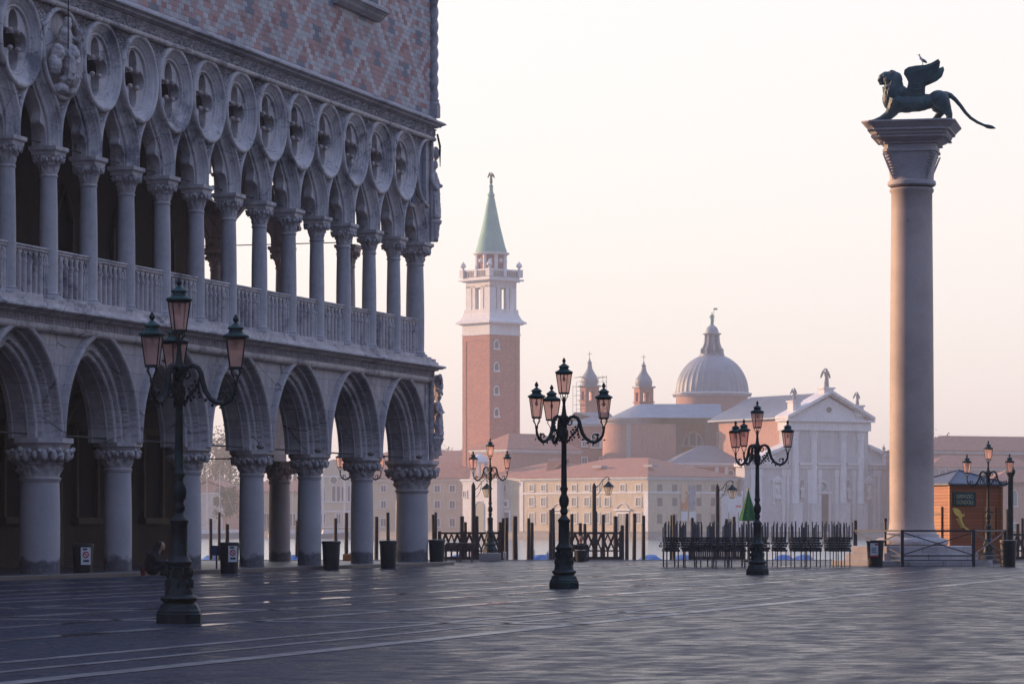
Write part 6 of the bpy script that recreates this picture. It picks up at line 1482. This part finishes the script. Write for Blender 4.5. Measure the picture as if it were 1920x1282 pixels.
# ---------------------------------------------------------------- gondolas under covers
HULL = plain('black_lacquer', (.012, .013, .02), .3, .5); TARP = plain('blue_tarpaulin', (.02, .10, .33), .6, var=.4, scale=3, bump=.4); STEEL = plain('prow_steel', (.35, .36, .38), .35, metal=.8)
def make_gondola():
    r = empty('gondola', (0, 0, 0)); m = MB(); rg = []; n = 24; Lg = 9.0
    for k in range(n+1):
        t = k/n; y = (t-.12)*Lg; w_ = .62*math.sin(PI*min(1, max(.0, t*.96+.02)))**.7+.02; s = .34+1.15*abs(t-.5)**3*4; kz = -.12+2.4*abs(t-.5)**3*3.2
        rg.append([(-w_, y, s), (-w_*.75, y, (s+kz)/2), (-.04, y, kz), (.04, y, kz), (w_*.75, y, (s+kz)/2), (w_, y, s), (w_*.9, y, s-.06), (-w_*.9, y, s-.06)])
    m.loft(rg); m.obj('hull', HULL, r, 40)
    m = MB(); y0 = -.12*Lg; m.prism([(-.02, .8), (.02, .8), (.02, 1.45), (-.02, 1.5)], y0-.06, y0+.12); m.prism([(-.015, 1.2), (.015, 1.2), (.015, 1.5), (-.015, 1.5)], y0-.22, y0-.06)
    for k in range(6): m.box(-.012, .012, y0-.20, y0-.06, .62+k*.09, .65+k*.09)
    m.obj('prow_iron', STEEL, r); m = MB(); rg = []
    for k in range(13):
        t = k/12; y = (t*.62+.12-.12+.10)*Lg; w_ = .66*math.sin(PI*(.18+t*.64))**.5; h = .40+.62*math.sin(PI*t)**.5
        rg.append([(w_*math.cos(a), y, .30+(h)*math.sin(a)*(1+.05*math.sin(k*2.3+a*5))) for a in [PI*q/10 for q in range(11)]])
    m.loft(rg, cap=True, closed=True); m.obj('cover', TARP, r, 50); return r
GP = make_gondola(); gl = [(963, 'with its prow showing right of the left zigzag fence', -.35), (1024, 'covered, just left of the central lamp base', .05), (1094, 'covered, behind the middle zigzag fence', 0), (1238, 'covered, left of the walkway stacks', .1), (1283, 'under bright blue cover behind the second walkway stack', 0), (1458, 'covered, behind the stacks right of the third lamp', -.1), (1520, 'covered, behind the right-hand walkway stacks', .05), (546, 'covered, right of the sunlit inner column', 0), (400, 'covered, seen under the arch right of the third column', .05), (858, 'covered, behind the left zigzag fence', 0), (1010, 'moored farther out behind the one left of the central lamp', -.2)]
for i, (px, lb, a) in enumerate(gl):
    o = GP if i == 0 else copy_tree(GP); Y = 110.6 if px != 1010 else 121; o.location = at(px, Y, -1.0); o.rotation_euler = (0, 0, a-(px-960)*.0001); o.scale = (.95, .8, .86)
    meta(o, 'dark gondola ' + lb, 'gondola', 'gondolas moored along the quay')
# ---------------------------------------------------------------- pointed green canopy
cy_ = 104; cn = empty('pointed_canopy', at(1403, cy_), 0, 'pointed green cone-shaped canopy left of the third street lamp, above the walkway stacks', 'canopy')
GRN = stone('green_canvas', (.02, .16, .045), (.012, .09, .03), 2, .8, .3)
m = MB(); m.lathe([(.27, zz(976, cy_)), (.27, zz(971, cy_)), (.22, zz(962, cy_)), (.13, zz(944, cy_)), (.05, zz(928, cy_)), (.02, zz(919, cy_))], 32, rf=lambda a, z: 1+.09*math.cos(a*8)); m.obj('cover', GRN, cn, 25)
m = MB(); m.lathe([(.015, zz(920, cy_)), (.04, zz(918, cy_)), (.035, zz(916, cy_)), (.005, zz(914, cy_))], 8)
for k in range(40): a = k*.9; t = k/40; q = .235*(1-t)+.03; m.ell((q*math.cos(a), q*math.sin(a), zz(970, cy_)+t*.75), .012, seg=5, rings=4)
m.obj('gold_trim', plain('gold_paint', (.5, .35, .1), .4), cn, 40); m = MB(); m.bar((0, 0, 0), (0, 0, zz(972, cy_)), .035, 8); m.lathe([(.25, 0), (.25, .05), (.05, .09)], 12); m.obj('stand', LM, cn)
# ---------------------------------------------------------------- people
SKIN = plain('skin', (.42, .22, .15), .6, var=.1); COAT = plain('black_coat', (.008, .009, .014), .85, var=.2); HAIR = plain('dark_hair', (.012, .009, .010), .7)
pY = 67.6; Pp = lambda x, y, d=0: ((x-940)*.00346, d, (889-y)*.00346)
pr_ = empty('person', at(293.5, pY, .10), 0, 'person in black crouching on the arcade step beside the nearest lamp, facing right', 'person')
m = MB(); SKN = 0
m.ell(Pp(968, 712), (.078, .07, .095)); m.ell(Pp(988, 712), (.022, .016, .016)); m.ell(Pp(982, 728), (.03, .04, .03)); m.tube([Pp(958, 735), Pp(950, 755)], .05, 8)
for d in (-.09, .10):                       # hands with fingers resting on the knees
    m.ell(Pp(1008, 800, d), (.045, .04, .022))
    for q in range(4): m.tube([Pp(1014, 799, d+(q-1.5)*.019), Pp(1024, 803, d+(q-1.5)*.02), Pp(1028, 812, d+(q-1.5)*.02)], [.009, .008, .007], 6)
    m.tube([Pp(1006, 797, d-.035), Pp(1014, 803, d-.05), Pp(1018, 808, d-.052)], [.010, .009, .007], 6)
o = m.obj('body', SKIN, pr_, 60); remesh(o, .009, 1)
m = MB(); m.ell(Pp(918, 858), (.15, .16, .11)); m.tube([Pp(915, 860), Pp(912, 815), Pp(922, 770), Pp(945, 748)], [.15, .155, .15, .09], 12); m.ell(Pp(925, 775), (.11, .19, .09))
for d in (-.11, .11):
    m.tube([Pp(925, 855, d), Pp(965, 825, d), Pp(1000, 808, d)], [.10, .085, .065], 10); m.tube([Pp(1002, 810, d), Pp(988, 845, d), Pp(975, 876, d)], [.065, .055, .04], 10); m.ell(Pp(986, 882, d), (.10, .042, .035))
    m.tube([Pp(928, 768, d*1.5), Pp(950, 812, d*1.6), Pp(1002, 802, d)], [.065, .055, .04], 10)
o = m.obj('coat', COAT, pr_, 60); remesh(o, .014, 3)
m = MB(); m.ell(Pp(958, 706), (.085, .085, .09)); m.tube([Pp(950, 705), Pp(938, 735), Pp(928, 775), Pp(922, 800)], [.08, .085, .075, .03], 10); o = m.obj('hair', HAIR, pr_, 60); remesh(o, .012, 2)
m = MB(); m.lathe([(.045, 0), (.055, .14), (.058, .15), (.05, .15)], 14); m.obj('red_cup', plain('dark_red', (.12, .01, .01), .6), None, 40, loc=at(268, pY-.1, .10), label='small red cup on the arcade step left of the crouching person', cat='cup')
p2 = 105.4; s2 = empty('person', at(1089, p2), 0, 'person in dark clothes sitting before the middle zigzag fence, face lit orange', 'person')
m = MB(); m.ell((0, 0, .72), (.075, .085, .105)); m.ell((-.07, -.03, .71), (.022, .014, .02)); m.tube([(0, 0, .62), (0, 0, .5)], .05, 8)
for sx_ in (-1, 1):
    m.ell((sx_*.09, -.30, .36), (.04, .045, .02))
    for q in range(4): m.tube([(sx_*.09+(q-1.5)*.018, -.33, .36), (sx_*.08+(q-1.5)*.018, -.37, .355), (sx_*.08+(q-1.5)*.017, -.385, .34)], .008, 6)
    m.tube([(sx_*.06, -.30, .365), (sx_*.03, -.33, .365)], .009, 6)
o = m.obj('body', SKIN, s2, 60); remesh(o, .01, 1)
m = MB(); m.tube([(0, .02, .12), (0, .02, .35), (0, 0, .52), (0, 0, .58)], [.17, .16, .17, .08], 12)
for sx_ in (-1, 1): m.tube([(sx_*.18, 0, .52), (sx_*.24, -.08, .36), (sx_*.11, -.27, .36)], [.065, .055, .04], 10); m.tube([(sx_*.09, 0, .22), (sx_*.13, -.36, .30), (sx_*.12, -.38, .06)], [.10, .08, .05], 10); m.ell((sx_*.12, -.44, .04), (.045, .10, .035))
o = m.obj('coat', COAT, s2, 60); remesh(o, .015, 2)
m = MB(); m.ell((.02, .03, .75), (.085, .085, .095)); o = m.obj('hair', plain('reddish_hair', (.16, .06, .03), .7), s2, 60); remesh(o, .012, 1)
m = MB(); m.box(-.25, .25, -.12, .2, 0, .13, b=.01); m.obj('low_box', WOODD, None, loc=at(1089, p2), label='low dark box the person by the middle fence sits on', cat='box')
m = MB(); m.lathe([(.12, 0), (.155, .33), (.165, .335), (.165, .36), (.13, .36), (.12, .2)], 20); tb = empty('tub', at(1088, 103.6), 0, 'dark tub with a pale rim standing before the seated person', 'tub'); m.obj('body', COAT, tb, 40)
m = MB(); m.lathe([(.15, .36), (.168, .362), (.168, .378), (.15, .378)], 20); m.obj('rim', plain('pale_rim', (.35, .3, .33), .6), tb, 40)
m = MB(); m.box(-.2, .2, -.15, .15, 0, .25, b=.01); m.obj('cardboard_box', plain('orange_cardboard', (.45, .2, .08), .8), None, loc=at(655, 103.5), label='small orange-brown box left of the sixth arcade column', cat='box')
m = MB(); m.box(-.14, .14, -.06, .06, .42, .66, b=.01); m.box(-.02, .02, -.02, .02, 0, .42); m.obj('sign_box', plain('navy_box', (.02, .03, .07), .5), None, loc=at(406, 78.5), label='small dark box on a stand behind the second litter bin', cat='box')
# ---------------------------------------------------------------- moored boats by the far shore
BW = plain('boat_white', (.5, .5, .5), .4, var=.1); BB = plain('boat_blue', (.12, .16, .22), .4)
def boat(px, Y, L_, mat, mast, label):
    r = empty('sailing_boat' if mast else 'motor_boat', at(px, Y, -1.0), random.uniform(-.3, .3), label, 'boat', 'boats moored off the far shore'); m = MB(); rg = []
    for k in range(11):
        t = k/10; x = (t-.5)*L_; w_ = .14*L_*math.sin(PI*(.12+.86*t*.93))**.6; s = .9+.35*t*t; rg.append([(x, -w_, s), (x, -w_*.6, .05), (x, w_*.6, .05), (x, w_, s)])
    m.loft(rg); m.obj('hull', mat, r, 40); m = MB(); m.box(-L_*.2, L_*.15, -L_*.09, L_*.09, .9, 1.7, top=.85, b=0); m.obj('cabin', BW, r)
    if mast:
        m = MB(); m.bar((0, 0, 1), (0, 0, mast), .07); m.bar((0, 0, 2), (-L_*.4, 0, 2.1), .05); m.bar((0, 0, mast), (L_*.48, 0, 1.2), .02, 4); m.bar((0, 0, mast), (-L_*.48, 0, 1.2), .02, 4); m.bar((0, -.9, mast*.6), (0, .9, mast*.6), .03, 4); m.obj('mast', BW, r)
for px, Y, L_, mt, ms, lb in ((388, 600, 9, BW, 15, 'white sailing boat with tall mast, left in the arcade opening'), (412, 590, 8, BB, 12, 'blue-grey sailing boat before the red boat shed'), (437, 604, 7, BW, 0, 'small white motor boat right of the red boat shed'), (549, 600, 9, BW, 14, 'white sailing boat beside the sunlit inner column'), (618, 585, 7, BB, 0, 'low dark motor boat before the ornate pale facade'), (640, 590, 6, BW, 0, 'small white motor boat before the ornate facade'), (690, 600, 7, BW, 0, 'white motor boat seen between the sixth and corner columns')):
    boat(px, Y, L_, mt, ms, lb)
# ---------------------------------------------------------------- morning haze over the whole place
hz_ = bpy.data.materials.new('haze_air'); hz_.use_nodes = True; t = hz_.node_tree; t.nodes.clear(); oo = t.nodes.new('ShaderNodeOutputMaterial'); vv = t.nodes.new('ShaderNodeVolumePrincipled')
vv.inputs['Color'].default_value = (.93, .90, .92, 1); vv.inputs['Density'].default_value = .00045; vv.inputs['Anisotropy'].default_value = .2
for q in ('Density Attribute', 'Temperature Attribute', 'Color Attribute'): vv.inputs[q].default_value = ''
t.links.new(vv.outputs[0], oo.inputs['Volume'])
MB().box(-2700, 2700, -60, 3100, -3.2, 74).obj('haze', hz_, kind='stuff')
